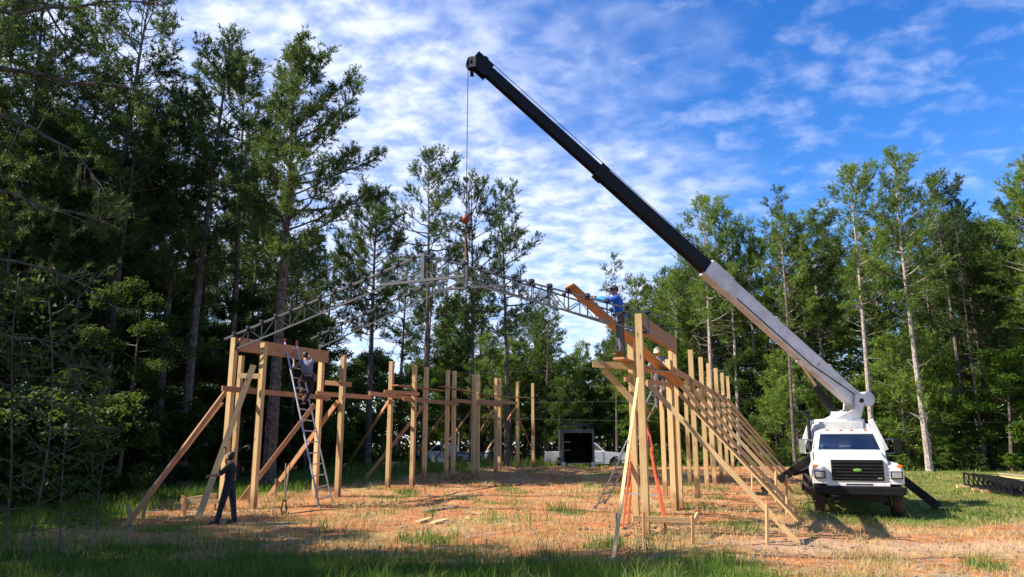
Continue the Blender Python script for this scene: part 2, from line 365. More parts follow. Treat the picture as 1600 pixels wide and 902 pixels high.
# ------------------------------------------------------------------ grass (stuff)
def blades(name, x, y, h, w, mat, var, label, lean=.35):
    n = len(x); z = G(x, y) - .01; az = rng.uniform(0, 6.283, n); ln = h * lean * rng.uniform(.2, 1.6, n)
    d = np.stack([np.cos(az), np.sin(az), np.zeros(n)], -1)
    fa = rng.uniform(0, 6.283, n); s = np.stack([np.cos(fa), np.sin(fa), np.zeros(n)], -1)
    p0 = np.stack([x, y, z], -1); p1 = p0 + d * (ln * .3)[:, None]; p1[:, 2] += h * .6; p2 = p0 + d * ln[:, None]; p2[:, 2] += h * rng.uniform(.8, 1, n)
    hw = (w / 2)[:, None] * s
    vs = np.stack([p0 - hw, p0 + hw, p1 - hw * .75, p1 + hw * .75, p2], 1).reshape(-1, 3)
    k = np.arange(n)[:, None] * 5
    tri = np.concatenate([k + [0, 1, 3], k + [0, 3, 2], k + [2, 3, 4]], 0)
    o = fast_mesh(name, vs, tri, mat, np.repeat(var, 5))
    return props(o, label, 'grass', kind='stuff')
def scatter(n, y0, y1, power=1.6):
    q = rng.uniform(0, 1, n)
    y = (y0 ** (1 - power) + q * (y1 ** (1 - power) - y0 ** (1 - power))) ** (1 / (1 - power))
    x = rng.uniform(-.74, .74, n) * y + rng.uniform(-1, 1, n); return x, y
x, y = scatter(430000, 9.2, 62); li, gr, tr = zones(x, y)
cl_ = noise2(x, y, .5, 31); cl2 = noise2(x, y, .95, 33); keep = rng.uniform(0, 1, len(x)) < np.clip(gr * (.62 + .55 * cl_ + .45 * cl2), 0, 1) * (1 - .9 * li)
x, y, gr = x[keep], y[keep], gr[keep]
t_ = (x - R1XY[0]) * V.x + (y - R1XY[1]) * V.y
tall = np.where(t_ > 2, .75, 1.3) * np.where((t_ < -12.5) & (y > 16), 1.75, 1.0) * np.where(y > 43, 2.4, 1)
h = rng.uniform(.06, .17, len(x)) * tall * (1 + .5 * np.clip(noise2(x, y, .35, 8), -.6, 1))
blades('green_grass', x, y, h, np.maximum(.007, y * .00060), M['grass'], np.clip(.35 - .16 * (y < 16) + .2 * (y > 43) + .3 * noise2(x, y, .16, 9) + rng.normal(0, .2, len(x)), 0, 1), 'green grass over the lawn, the front strip and the woodland edge')  # far strip tinted brighter as if sunlit, front strip darker
x, y = scatter(330000, 9.2, 50); li, gr, tr = zones(x, y)
dn = .45 + .65 * noise2(x, y, .3, 41)
keep = rng.uniform(0, 1, len(x)) < np.clip(dn, 0.03, 1) * (1 - .8 * gr) * (1 - li) * (1 - .6 * tr); x, y = x[keep], y[keep]
h = rng.uniform(.04, .16, len(x)) * (1 + .9 * np.clip(noise2(x, y, .45, 8), -.5, 1))
blades('dry_grass', x, y, h, np.maximum(.006, y * .0005), M['grass_dry'], np.clip(.25 + .45 * noise2(x, y, .3, 19) + rng.normal(0, .25, len(x)), 0, 1), 'dry straw-coloured grass scattered over the clay building pad', .9)
# tall weeds standing in clumps
wx, wy = [], []
for (u, v, n, r_) in [(545, 842, 60, .45), (470, 868, 90, .7), (700, 862, 110, .9), (760, 885, 80, .8), (1000, 868, 70, .5), (1035, 862, 45, .4), (860, 815, 45, .35), (850, 835, 26, .5), (1545, 895, 30, .12), (1525, 885, 12, .1), (905, 770, 45, .5), (560, 800, 40, .4), (100, 860, 160, 1.2), (250, 850, 160, 1.2), (330, 862, 120, .9), (180, 800, 160, 1.0), (260, 770, 140, .9), (130, 780, 120, .9), (775, 815, 60, .35), (990, 845, 30, .35), (1180, 835, 34, .6), (1120, 800, 40, .7)]:
    c = GP(u, v); wx.append(rng.normal(c.x, r_, n)); wy.append(rng.normal(c.y, r_ * .8, n))
fx, fy = scatter(900, 9.6, 24, 1.4); li, gr, tr = zones(fx, fy); kk = (gr > .3) & (li < .3) & ((fx < 4) | (rng.uniform(0, 1, len(fx)) < .25))
for x_, y_ in zip(fx[kk], fy[kk]): m_ = rng.integers(4, 16); wx.append(rng.normal(x_, .10, m_)); wy.append(rng.normal(y_, .08, m_))
wx = np.concatenate(wx); wy = np.concatenate(wy)
blades('weeds', wx, wy, rng.uniform(.15, .5, len(wx)), np.maximum(.008, wy * .0007), M['grass'], rng.uniform(.2, .9, len(wx)), 'clumps of taller green weeds on the pad and in front', .5)

# ------------------------------------------------------------------ trees
def unit(a): return a / np.maximum(np.linalg.norm(a, axis=-1, keepdims=True), 1e-9)
def needles(base, axis, length, per, nl, nw, var, spread=1.15):
    """bottle-brush shoots: many thin three-cornered needles round each shoot"""
    n = len(base); k = n * per
    B = np.repeat(base, per, 0); A = np.repeat(axis, per, 0); Ls = np.repeat(length, per)
    d = unit(A * rng.uniform(.35, 1.0, (k, 1)) + unit(rng.normal(size=(k, 3))) * spread)
    p = B + A * (Ls * rng.uniform(0, 1, k))[:, None]
    tip = p + d * (nl * rng.uniform(.7, 1.25, k))[:, None]
    s = unit(np.cross(d, rng.normal(size=(k, 3)))) * (nw * rng.uniform(.7, 1.3, k))[:, None] * .5
    vs = np.stack([p - s, p + s, tip], 1).reshape(-1, 3); tri = np.arange(3 * k).reshape(-1, 3)
    vv = np.repeat(np.clip(np.repeat(var, per) + rng.normal(0, .08, k), 0, 1), 3)
    return vs, tri, vv
def leaves(c, size, var, flat=.6):
    n = len(c); nr = unit(rng.normal(size=(n, 3)) + np.array([0, 0, flat * 2])); a = unit(np.cross(nr, rng.normal(size=(n, 3)))); b = np.cross(nr, a)
    L = size[:, None]; fold = nr * (L * .12)
    vs = np.stack([c - a * L * .5, c + b * L * .32 + fold, c + a * L * .55, c - b * L * .32 + fold], 1).reshape(-1, 3)
    k = np.arange(n)[:, None] * 4; tri = np.concatenate([k + [0, 1, 2], k + [0, 2, 3]], 0)
    return vs, tri, np.repeat(var, 4)
KIND = {}
def pine(key, seed, H, cb, Rr, nb, dens=11, per=14, nl=.165, nw=.032, lean=.3, side=None, mat='needle', bark='bark', rad=.19, dead=10, droop=0., upturn=1.0):
    r = np.random.default_rng(seed); tb = MB()
    ph = r.uniform(0, 6.28, 4)
    def axis(z): q = z / H; return np.array([lean * math.sin(q * 2.6 + ph[0]) * q, lean * math.sin(q * 2.1 + ph[1]) * q, z])
    zs = np.linspace(-.3, H * .985, 15)
    tb.tube([axis(z) for z in zs], [max(.018, rad * (1 - .93 * max(0, z) / H) * (1.25 if z < .3 else 1)) for z in zs], 8)
    tbase, tax, tlen, tvar = [], [], [], []
    for i in range(nb):
        s = min(1, ((i + r.uniform(0, 1)) / nb) ** .92); z = H * (cb + (1 - cb) * s) * .985
        Lb = Rr * ((1 - s ** 2.2) ** .6 * .88 + .14) * min(1, .5 + s / .3 * .5) * r.uniform(.45, 1.15); az = i * 2.4 + r.uniform(-.7, .7)
        if side is not None: Lb *= 1 + .28 * math.cos(az - side)
        el = R(-4 + 52 * s ** 1.2 - 18 * droop) + r.normal(0, .14); p = axis(z); pts = [p]; d = np.array([math.cos(az) * math.cos(el), math.sin(az) * math.cos(el), math.sin(el)])
        seg = 5
        for k in range(seg):
            d = unit(d + np.array([r.normal(0, .13), r.normal(0, .13), .10 * upturn + r.normal(0, .08)])); p = p + d * Lb / seg; pts.append(p)
        r0 = max(.012, .028 * Lb / 1.6 * (1 - .5 * s)); tb.tube(pts, [r0 * (1 - .8 * k / seg) + .004 for k in range(seg + 1)], 4, False)
        pa = np.array(pts); bv = r.uniform(.15, .7)
        nt_ = max(3, int(Lb * dens))
        for j in range(nt_):
            f = r.uniform(.28, 1) ** .8 * seg; k = min(seg - 1, int(f)); q = pa[k] + (pa[k + 1] - pa[k]) * (f - k); dirb = unit(pa[k + 1] - pa[k])
            tw = unit(dirb * .7 + unit(r.normal(size=3)) * .75 + np.array([0, 0, .25])); tl = r.uniform(.22, .62) * (1.1 - .4 * f / seg)
            e = q + tw * tl
            if j % 2 == 0: tb.tube([q, e], [.009, .004], 3, False)
            for m_ in range(2):
                a = unit(tw + unit(r.normal(size=3)) * .45 + np.array([0, 0, .2])); tbase.append(q + tw * tl * (.55 + .45 * m_)); tax.append(a); tlen.append(r.uniform(.12, .3)); tvar.append(bv + r.normal(0, .16) + .12 * s)
        tbase.append(pa[-1]); tax.append(d); tlen.append(.3); tvar.append(bv)
    for i in range(dead):                                            # bare dead limbs under the crown
        z = H * r.uniform(max(.12, cb - .38), cb + .02); az = r.uniform(0, 6.28); Lb = r.uniform(.5, 1.5); d = np.array([math.cos(az), math.sin(az), r.uniform(-.25, .25)]); p = axis(z); pts = [p]
        for k in range(3): d = unit(d + r.normal(0, .22, 3)); p = p + d * Lb / 3; pts.append(p)
        tb.tube(pts, [.02, .014, .01, .004], 4, False)
    vs, tri, vv = needles(np.array(tbase), np.array(tax), np.array(tlen), per, nl, nw, np.clip(np.array(tvar), 0, 1))
    KIND[key] = (tb.build('trunk', M[bark], link=False, smooth=False).data, fast_mesh('crown', vs, tri, M[mat], vv, link=False).data, H)
def broad(key, seed, H, cb, Rr, nl, size=.11, mat='leaf', limbs=15, rad=.09, flat=.6, clump=.42):
    r = np.random.default_rng(seed); tb = MB(); ph = r.uniform(0, 6.28, 2)
    def axis(z): q = z / H; return np.array([.35 * math.sin(q * 3 + ph[0]) * q, .35 * math.sin(q * 2.5 + ph[1]) * q, z])
    zs = np.linspace(-.2, H * .93, 9); tb.tube([axis(z) for z in zs], [max(.01, rad * (1 - .9 * max(0, z) / H)) for z in zs], 6)
    cen = []
    for i in range(limbs):
        s = (i + r.uniform(0, 1)) / limbs; z = H * (cb + (.93 - cb) * s); Lb = Rr * (math.sin(math.pi * min(.96, .22 + s * .78)) * .8 + .25) * r.uniform(.6, 1.15); az = i * 2.4 + r.uniform(-.6, .6)
        d = np.array([math.cos(az), math.sin(az), r.uniform(.05, .75)]); d = unit(d); p = axis(z); pts = [p]
        for k in range(4): d = unit(d + r.normal(0, .18, 3)); p = p + d * Lb / 4; pts.append(p)
        tb.tube(pts, [max(.008, rad * .35 * (1 - .8 * k / 4)) for k in range(5)], 4, False)
        for f in r.uniform(.3, 1.05, 5):
            k = min(3, int(f * 4)); cen.append(pts[k] + (pts[k + 1] - pts[k]) * (f * 4 - k) + r.normal(0, .22, 3) * Rr * .3)
    cen = np.array(cen); pick = r.integers(0, len(cen), nl); cv = r.uniform(.1, .8, len(cen))
    c = cen[pick] + unit(r.normal(size=(nl, 3))) * (clump * r.uniform(.1, 1, nl) ** .6 * Rr / 1.8)[:, None] * np.array([1, 1, .62]); c[:, 2] = np.maximum(c[:, 2], .08)
    vs, tri, vv = leaves(c, size * r.uniform(.65, 1.35, nl), np.clip(cv[pick] + r.normal(0, .14, nl), 0, 1), flat)
    KIND[key] = (tb.build('trunk', M['bark'], link=False).data, fast_mesh('crown', vs, tri, M[mat], vv, link=False).data, H)
pine('hero', 3, 17, .46, 3.1, 86, 14, 15, .165, .032, .12, side=0.2, rad=.27, dead=12)
for k_, (sd, cb, rr, nb) in enumerate([(11, .55, 2.5, 44), (12, .62, 2.7, 40), (13, .48, 2.4, 50), (14, .58, 2.9, 44)]):
    pine('tall%d' % k_, sd, 18, cb - .05, rr + .3, nb + 10, rad=.19, dead=14, side=k_ * 1.7)
for k_, (sd, cb, rr, nb) in enumerate([(21, .56, 2.6, 44), (22, .60, 2.9, 42), (23, .50, 2.5, 48)]):
    pine('lit%d' % k_, sd, 18, cb - .08, rr + .3, nb + 14, mat='needle_lit', bark='bark_lit', rad=.19, dead=16, side=k_ * 2.1)
for k_, (sd, cb, rr, nb) in enumerate([(31, .22, 2.6, 70), (32, .30, 2.4, 66), (33, .16, 2.2, 70)]):
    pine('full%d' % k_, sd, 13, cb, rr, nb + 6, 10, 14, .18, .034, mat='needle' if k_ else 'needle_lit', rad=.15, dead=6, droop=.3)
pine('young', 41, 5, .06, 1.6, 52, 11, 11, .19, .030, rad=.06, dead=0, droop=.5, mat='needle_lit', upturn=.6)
pine('young2', 42, 6, .04, 1.7, 56, 11, 11, .19, .030, rad=.07, dead=0, droop=.6, upturn=.5)
pine('bare', 45, 17, .80, 1.4, 18, 9, 12, rad=.13, dead=34)
for k_, (sd, H_, cb, rr, n_, mt) in enumerate([(51, 9, .25, 2.4, 13000, 'leaf'), (52, 11, .3, 2.7, 15000, 'leaf_shaded'), (53, 7, .18, 2.0, 11000, 'leaf'), (54, 8, .2, 2.3, 13000, 'leaf_shaded')]):
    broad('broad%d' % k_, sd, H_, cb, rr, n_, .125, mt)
for k_, (sd, H_, rr, n_, mt) in enumerate([(61, 2.6, 1.5, 4600, 'leaf'), (62, 1.8, 1.3, 3600, 'leaf_shaded'), (63, 3.4, 1.5, 5200, 'leaf_shaded')]):
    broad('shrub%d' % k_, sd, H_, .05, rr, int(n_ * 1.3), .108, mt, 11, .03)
MARK = [(60, 'at the far left edge'), (150, 'near the left edge'), (260, 'left of the slanting front brace'), (350, 'above the left front corner post'), (430, 'behind the left header board'), (520, 'behind the climber on the ladder'), (600, 'between the ladder and the middle posts'), (680, 'behind the truss peak'), (760, 'below the red hook ball'), (840, 'behind the far left posts'), (930, 'behind the open trailer'), (1020, 'behind the worker in blue'), (1110, 'behind the right post row'), (1180, 'below the boom colour change'), (1250, 'below the white boom'), (1320, 'behind the crane turret'), (1400, 'right of the crane turret'), (1480, 'between crane and black trusses'), (1560, 'behind the black trusses'), (9999, 'at the far right edge')]
def landmark(x_, y_):
    u = 800 + F_PX * x_ / max(y_, 1) / CP
    return next(t for m, t in MARK if u < m)
ntree = 0
def tree(key, x, y, height, name, label, cat='tree', group=None, rz=None, wide=1.0, sink=0.):
    global ntree; ntree += 1
    tr_, cr_, H_ = KIND[key]
    o = thing(name, label, cat, (x, y, g(x, y) - sink), rng.uniform(0, 6.28) if rz is None else rz, group)
    s = height / H_; o.scale = (s * wide, s * wide, s)
    for nm, me in (('trunk', tr_), ('crown', cr_)):
        c = bpy.data.objects.new(nm, me); COL.objects.link(c); c.parent = o
    return o
def tree_px(key, u, v, Y, name, label, group=None, rz=None, wide=1.0, cat='tree'):
    q = P(u, v, Y); return tree(key, q.x, Y, q.z - g(q.x, Y), name, label, cat, group, rz, wide)
# the pines that stand out, from their tops in the photograph and the depth of the wood edge they stand in
tree_px('hero', 462, 92, 30, 'pine_tree', 'big spreading pine with thick dark trunk behind the left header board', rz=.0)
tree_px('tall2', 345, 60, 32, 'pine_tree', 'dark pine just left of the big spreading pine, trunk behind the leaning board', wide=1.1)
tree_px('tall0', 232, -30, 30.5, 'pine_tree', 'tall thick-trunked dark pine in the left woods, top above the frame', wide=1.15)
tree_px('tall2', 95, -30, 31, 'pine_tree', 'dark dense pine near the left edge with limbs down its trunk', wide=1.2)
tree_px('tall3', 6, -45, 30, 'pine_tree', 'leftmost pine, half cut by the left edge of the picture', wide=1.1)
tree_px('tall1', 398, 92, 36, 'pine_tree', 'slim pine between the two large left pines, set further back')
tree_px('hero', 590, 305, 46, 'pine_tree', 'dark bushy pine just right of the big spreading pine', wide=.9)
tree_px('tall1', 672, 233, 44, 'pine_tree', 'tall pine behind the roof peak, left of the hoist cable', wide=.95)
tree_px('tall0', 741, 280, 46, 'pine_tree', 'tall pine directly behind the red hook ball', wide=.85)
tree_px('tall2', 792, 294, 45, 'pine_tree', 'rightmost of the pines grouped behind the hook ball', wide=.95)
tree_px('full2', 850, 470, 62, 'pine_tree', 'small dark pine far behind the trusses')
tree_px('full0', 995, 437, 56, 'pine_tree', 'round-topped pine behind the worker in blue', wide=1.1)
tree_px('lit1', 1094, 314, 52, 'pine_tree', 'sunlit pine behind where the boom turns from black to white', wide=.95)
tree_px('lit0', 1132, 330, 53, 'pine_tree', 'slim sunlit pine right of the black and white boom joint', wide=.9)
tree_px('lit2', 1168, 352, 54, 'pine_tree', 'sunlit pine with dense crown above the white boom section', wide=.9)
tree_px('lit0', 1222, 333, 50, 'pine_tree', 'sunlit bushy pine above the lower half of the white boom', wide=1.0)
tree_px('lit2', 1262, 335, 52, 'pine_tree', 'sunlit pine next left of the tall sunlit-trunked pair', wide=.95)
tree_px('lit1', 1322, 267, 44, 'pine_tree', 'tall sunlit-trunked pine standing behind the crane turret', wide=.95)
tree_px('lit0', 1397, 241, 43, 'pine_tree', 'tallest sunlit-trunked pine, just right of the crane turret', wide=.95)
tree_px('tall1', 1458, 274, 47, 'pine_tree', 'darker pine right of the tallest sunlit-trunked pine', wide=.9)
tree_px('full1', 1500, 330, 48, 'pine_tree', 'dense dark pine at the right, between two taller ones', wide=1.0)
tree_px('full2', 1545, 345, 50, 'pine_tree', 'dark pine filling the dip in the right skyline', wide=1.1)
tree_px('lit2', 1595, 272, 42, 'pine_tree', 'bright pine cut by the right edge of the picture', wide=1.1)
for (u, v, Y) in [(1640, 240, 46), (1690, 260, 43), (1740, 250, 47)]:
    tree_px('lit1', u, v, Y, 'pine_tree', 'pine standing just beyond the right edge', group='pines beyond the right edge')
for u, Y in ((962, 57), (1236, 43.5), (1448, 45), (1108, 54), (1160, 53), (1528, 45)):
    q = P(u, 640, Y); tree('bare', q.x, Y, 15 + (u % 7) * .4, 'pine_tree', 'thin bare-trunked pine at the sunlit wood edge, ' + landmark(q.x, Y), group='thin bare trunks at the wood edge', wide=.9 if u != 962 else 1.0)
# the wood behind them: heights stay under the skyline of the photograph
SKY = np.array([(-300, -260), (0, -220), (200, -60), (262, -10), (300, 75), (340, 75), (380, 110), (465, 80), (545, 190), (575, 330), (620, 345), (672, 330), (720, 350), (790, 370), (825, 440), (850, 500), (900, 528), (945, 528), (1000, 470), (1045, 400), (1095, 350), (1165, 380), (1220, 365), (1285, 340), (1400, 330), (1475, 345), (1540, 370), (1600, 320), (1900, 280)], float)
def fill(n, keys, xr, yr, test, lo, hi, name, label, group, minh=4, maxh=19, wide=1.1, mind=1.6, seed=1):
    r = np.random.default_rng(seed); pts = []; tries = 0
    while len(pts) < n and tries < n * 60:
        tries += 1; x_, y_ = r.uniform(*xr), r.uniform(*yr)
        if not test(x_, y_) or any((x_ - a) ** 2 + (y_ - b) ** 2 < mind ** 2 for a, b in pts): continue
        u = 800 + F_PX * x_ / y_ / CP if y_ > 4 else 9999
        top = P(np.clip(u, -300, 1900), np.interp(np.clip(u, -300, 1900), SKY[:, 0], SKY[:, 1]) + r.uniform(lo, hi), y_).z if y_ > 8 else maxh
        h_ = min(max(top - g(x_, y_), minh * .6), maxh) * (1 if top < maxh else r.uniform(.8, 1))
        if h_ < minh * .6: continue
        pts.append((x_, y_)); tree(keys[r.integers(len(keys))], x_, y_, h_, name, label + ', ' + landmark(x_, y_), 'tree' if 'shrub' not in name else 'shrub', group, wide=wide * r.uniform(.85, 1.2))
fill(30, ['tall0', 'tall1', 'tall2', 'tall3', 'full1', 'full2'], (-42, -3), (33, 66), lambda x, y: x < left_edge(y) - 1.5, 10, 120, 'pine_tree', 'pine deep in the shaded left wood', 'pines of the left wood', 8, mind=2.6, seed=2)
fill(14, ['tall0', 'tall2', 'full1', 'tall3'], (-26, -12), (29.5, 37), lambda x, y: x < left_edge(y) - 2 and x > -.85 * y - 3 and x < -.45 * y, 0, 90, 'pine_tree', 'dark pine inside the left wood edge', 'pines inside the left wood edge', 10, mind=2.4, seed=3)
fill(26, ['tall1', 'full0', 'full2', 'lit1', 'full1'], (-8, 20), (60, 92), lambda x, y: True, 5, 60, 'pine_tree', 'pine of the far wood', 'pines of the far wood', 5, mind=2.8, seed=4)
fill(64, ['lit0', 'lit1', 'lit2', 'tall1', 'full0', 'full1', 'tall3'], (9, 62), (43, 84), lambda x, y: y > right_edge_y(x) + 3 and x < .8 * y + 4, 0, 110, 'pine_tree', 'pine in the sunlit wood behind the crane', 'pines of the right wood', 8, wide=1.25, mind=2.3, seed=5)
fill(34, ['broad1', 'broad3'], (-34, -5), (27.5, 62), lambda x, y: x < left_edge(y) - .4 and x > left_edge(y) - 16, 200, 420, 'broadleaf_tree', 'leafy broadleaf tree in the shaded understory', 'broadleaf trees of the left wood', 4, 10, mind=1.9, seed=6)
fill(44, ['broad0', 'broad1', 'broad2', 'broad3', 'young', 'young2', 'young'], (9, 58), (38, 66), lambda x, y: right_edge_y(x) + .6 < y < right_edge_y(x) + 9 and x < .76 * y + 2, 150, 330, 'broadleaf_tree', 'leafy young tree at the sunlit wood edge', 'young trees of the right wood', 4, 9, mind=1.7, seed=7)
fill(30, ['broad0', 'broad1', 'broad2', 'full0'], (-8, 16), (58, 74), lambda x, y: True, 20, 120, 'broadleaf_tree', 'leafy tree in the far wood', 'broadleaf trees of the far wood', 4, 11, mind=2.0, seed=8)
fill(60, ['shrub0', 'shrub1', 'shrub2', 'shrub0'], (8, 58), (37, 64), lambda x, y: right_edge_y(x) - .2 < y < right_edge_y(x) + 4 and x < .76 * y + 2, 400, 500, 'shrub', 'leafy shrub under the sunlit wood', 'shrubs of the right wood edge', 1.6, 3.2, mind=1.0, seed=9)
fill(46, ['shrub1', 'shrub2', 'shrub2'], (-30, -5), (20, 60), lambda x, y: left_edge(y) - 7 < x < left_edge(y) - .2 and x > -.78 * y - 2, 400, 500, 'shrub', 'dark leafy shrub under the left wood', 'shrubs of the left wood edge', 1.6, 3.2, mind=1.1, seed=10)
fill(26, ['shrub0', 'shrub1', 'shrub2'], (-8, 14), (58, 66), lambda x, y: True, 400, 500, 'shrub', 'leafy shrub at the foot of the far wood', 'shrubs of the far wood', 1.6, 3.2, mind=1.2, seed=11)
broad('twiggy', 71, 4.6, .12, 1.1, 420, .10, 'leaf_shaded', 20, .022)
for (u, v, h_, lb) in [(38, 890, 4.4, 'leftmost thin dark sapling in the shaded foreground'), (92, 880, 3.6, 'thin dark sapling second from the left edge in the foreground'), (5, 870, 5.2, 'tall thin sapling cut by the left edge in the foreground'), (150, 842, 2.4, 'small twiggy sapling in the grass left of the slanting brace')]:
    q = GP(u, v); tree('twiggy', q.x, q.y, h_, 'sapling', lb, 'sapling', 'saplings in the left foreground')
# the far wood reads as one mass between and behind those trees
def far_wood():
    line = np.array([(-75, 22), (-48, 50), (-34, 76), (0, 100), (34, 96), (62, 80), (84, 52), (95, 30)], float); r = np.random.default_rng(77); seg = np.linalg.norm(np.diff(line, axis=0), axis=1); cum = np.concatenate([[0], np.cumsum(seg)]); n = 100000
    t_ = r.uniform(0, cum[-1], n); x_ = np.interp(t_, cum, line[:, 0]); y_ = np.interp(t_, cum, line[:, 1]); rr = np.hypot(x_, y_); d = r.uniform(-4, 10, n); x_ += x_ / rr * d; y_ += y_ / rr * d
    u = np.clip(800 + F_PX * x_ / np.maximum(y_, 5) / CP, -300, 1900); vt = np.interp(u, SKY[:, 0], SKY[:, 1]) + 70
    top = np.array([P(a, b, c).z for a, b, c in zip(u, vt, np.maximum(y_, 5))]); top = np.clip(np.minimum(top, 13), 5, 13) * (.8 + .2 * noise2(x_, y_, .08, 55))
    z_ = top * r.uniform(0, 1, n) ** 1.25
    vs, tri, vv = leaves(np.stack([x_, y_, z_], -1), r.uniform(.35, .85, n), np.clip(.4 + .3 * noise2(x_, y_, .12, 56) + r.normal(0, .15, n), 0, 1), .5)
    props(fast_mesh('far_wood', vs, tri, M['leaf_shaded'], vv), 'far-off mass of woodland foliage closing off the view behind the trees', 'woodland', kind='stuff')
far_wood()
# trees beside the camera on the left, some added only to block sun; the photograph shows the others' shade and a few of their limbs
NEAR = [('full1', -15, 11.5, 11), ('full1', -18, 14.5, 12.5), ('tall0', -19, 9.6, 19), ('tall0', -21, 8.5, 19), ('full2', -14, 6.5, 14), ('broad1', -13.5, 9.5, 10), ('broad3', -12.5, 13.5, 8), ('full1', -24, 12, 16), ('tall2', -27, 15, 19), ('broad1', -17, 4, 11), ('full0', -20, 1, 15), ('broad3', -16, 15.5, 8), ('full1', -29, 7, 16), ('broad1', -19.0, 20, 7.2), ('broad3', -18.5, 22.3, 6.8), ('broad1', -19.5, 24.6, 7.4), ('broad3', -20.5, 26.8, 7.6), ('full1', -20, 28.8, 14), ('full2', -23, 30.8, 15), ('full1', -26, 28.6, 15), ('full0', -19, 31.8, 13), ('full1', -29, 31, 16), ('full2', -24, 33.8, 15), ('full2', -21, 16.6, 13), ('full1', -17.5, 29.8, 12), ('full2', -32, 29, 16)]
NEAR += [('full1', -12, -6, 15), ('tall0', -7, -10, 18), ('full2', -2, -8, 15), ('full0', 4, -11, 15), ('tall2', 9, -8, 18), ('full1', 14, -6, 15), ('broad1', 0, -13, 11), ('broad3', 7, -14, 10), ('full2', 19, -3, 14), ('tall1', -17, -4, 18), ('broad1', -9, -14, 11), ('full1', -22, -6, 15), ('full0', 24, 2, 14)]  # added out of view behind the camera to cut the sky fill
for k_, (key, x_, y_, h_) in enumerate(NEAR):
    tree(key, x_, y_, h_, 'pine_tree' if 'broad' not in key else 'broadleaf_tree', ('dark tree outside the picture on the left, shading the clearing' if x_ < -.69 * y_ else 'dark dense tree of the left wood, ' + landmark(x_, y_)) if y_ > 3 else 'unseen tree added behind the camera to dim the sky fill', group='trees outside the left edge' if y_ > 3 else 'trees added behind the camera')

# the nearest pine: its trunk stands left of the frame, its lower limbs reach into the top left corner
r_ = np.random.default_rng(404); nx_, ny_ = -10.6, 11.6; o = thing('pine_tree', 'near pine whose dark bare limbs reach into the top left corner', 'tree', (nx_, ny_, g(nx_, ny_))); O_ = Vector(o.location); tb = MB(); tb.tube([(0, 0, -.3), (.05, 0, 5), (.0, .1, 11), (.1, 0, 17)], [.24, .2, .14, .04], 9); bs, axs, ln_, vr = [], [], [], []
def limb(pts, r0, dens):
    pts = [Vector(p) - O_ for p in pts]; n = 9; out = []
    for i in range(n + 1):
        f = i / n * (len(pts) - 1); k = min(len(pts) - 2, int(f)); p = pts[k].lerp(pts[k + 1], f - k); out.append(p + Vector(r_.normal(0, .05, 3)))
    tb.tube(out, [r0 * (1 - .85 * i / n) + .004 for i in range(n + 1)], 6, False)
    for j in range(int(dens * 16)):
        f = r_.uniform(.15, 1) * n; k = min(n - 1, int(f)); q = out[k].lerp(out[k + 1], f - k); d = (Vector(r_.normal(0, 1, 3)) + (out[k + 1] - out[k]).normalized() * .8 + Vector((0, 0, -.25))).normalized(); L = r_.uniform(.25, .9); e = q + d * L; mid = q.lerp(e, .5) + Vector(r_.normal(0, .05, 3)); tb.tube([q, mid, e], [.010, .007, .003], 4, False)
        for m in range(3): f2 = r_.uniform(.4, 1); w = q.lerp(e, f2); e2 = w + (d + Vector(r_.normal(0, .6, 3))).normalized() * r_.uniform(.15, .4); tb.tube([w, e2], [.005, .002], 3, False); [(bs.append(np.array(w.lerp(e2, .6 + .2 * z))), axs.append(np.array((e2 - w).normalized())), ln_.append(.18), vr.append(r_.uniform(0, .6))) for z in range(2) if r_.uniform() < .8]
T_ = lambda z: Vector((nx_, ny_, z))
limb([T_(8.2), P(-40, 100, 11.8), P(110, 125, 12.2), P(250, 150, 12.8)], .06, 1.2)
limb([T_(9.3), P(-20, 6, 11.6), P(120, 10, 12.0), P(240, 0, 12.4)], .05, 1.2)
limb([T_(7.2), P(0, 180, 12.2), P(110, 240, 12.9), P(190, 330, 13.6)], .045, 1.0)
limb([T_(5.6), P(-10, 290, 12.5), P(90, 330, 13.2), P(180, 350, 14.0)], .04, 1.1)
limb([T_(4.4), P(0, 400, 12.5), P(80, 420, 13), P(160, 470, 13.6)], .035, 1.1)
limb([T_(10.2), P(10, -30, 11.0), P(90, 40, 11.6), P(150, 90, 12.2)], .045, 1.4)
limb([T_(3.4), P(0, 520, 12.2), P(70, 540, 12.6), P(120, 600, 13)], .03, 1.0)
tb.build('trunk', M['bark'], o); vs, tri, vv = needles(np.array(bs), np.array(axs), np.array(ln_), 14, .13, .012, np.array(vr)); fast_mesh('crown', vs, tri, M['needle'], vv, o)

# ------------------------------------------------------------------ the timber frames of the two long walls
LP = 4.68                                                    # post length above ground
LEFT = {'A': (366, 528, 348, 790), 'B': (409, 536, 399, 798), 'C': (503, 549, 492, 776), 'D': (539, 554, 525, 782), 'P1': (614, 565, 604, 762), 'P2': (648, 570.6, 643.7, 763.5), 'P3': (667, 574, 662, 751.5), 'P4': (701, 578.6, 696, 745), 'P5': (710.7, 580, 707, 746), 'P6': (741.6, 585, 738, 747.5), 'P7': (747.5, 586, 746, 739.5), 'P8': (775.4, 591, 774.6, 737), 'P9': (780.5, 591, 780.5, 735.6), 'P10': (808.7, 596, 808.7, 733), 'P11': (832, 599, 834, 730)}
RIGHT = {'R1': (1000, 491, 1008, 836), 'R2': (1051, 529, 1064, 793), 'R3': (1078, 547, 1091, 778), 'R4': (1094, 558.5, 1106, 767), 'R5': (1107.4, 568, 1116, 757), 'R6': (1119, 575.5, 1127, 755), 'R7': (1129, 582.6, 1136, 739), 'R8': (1136, 588.6, 1146, 732)}
POST = {}
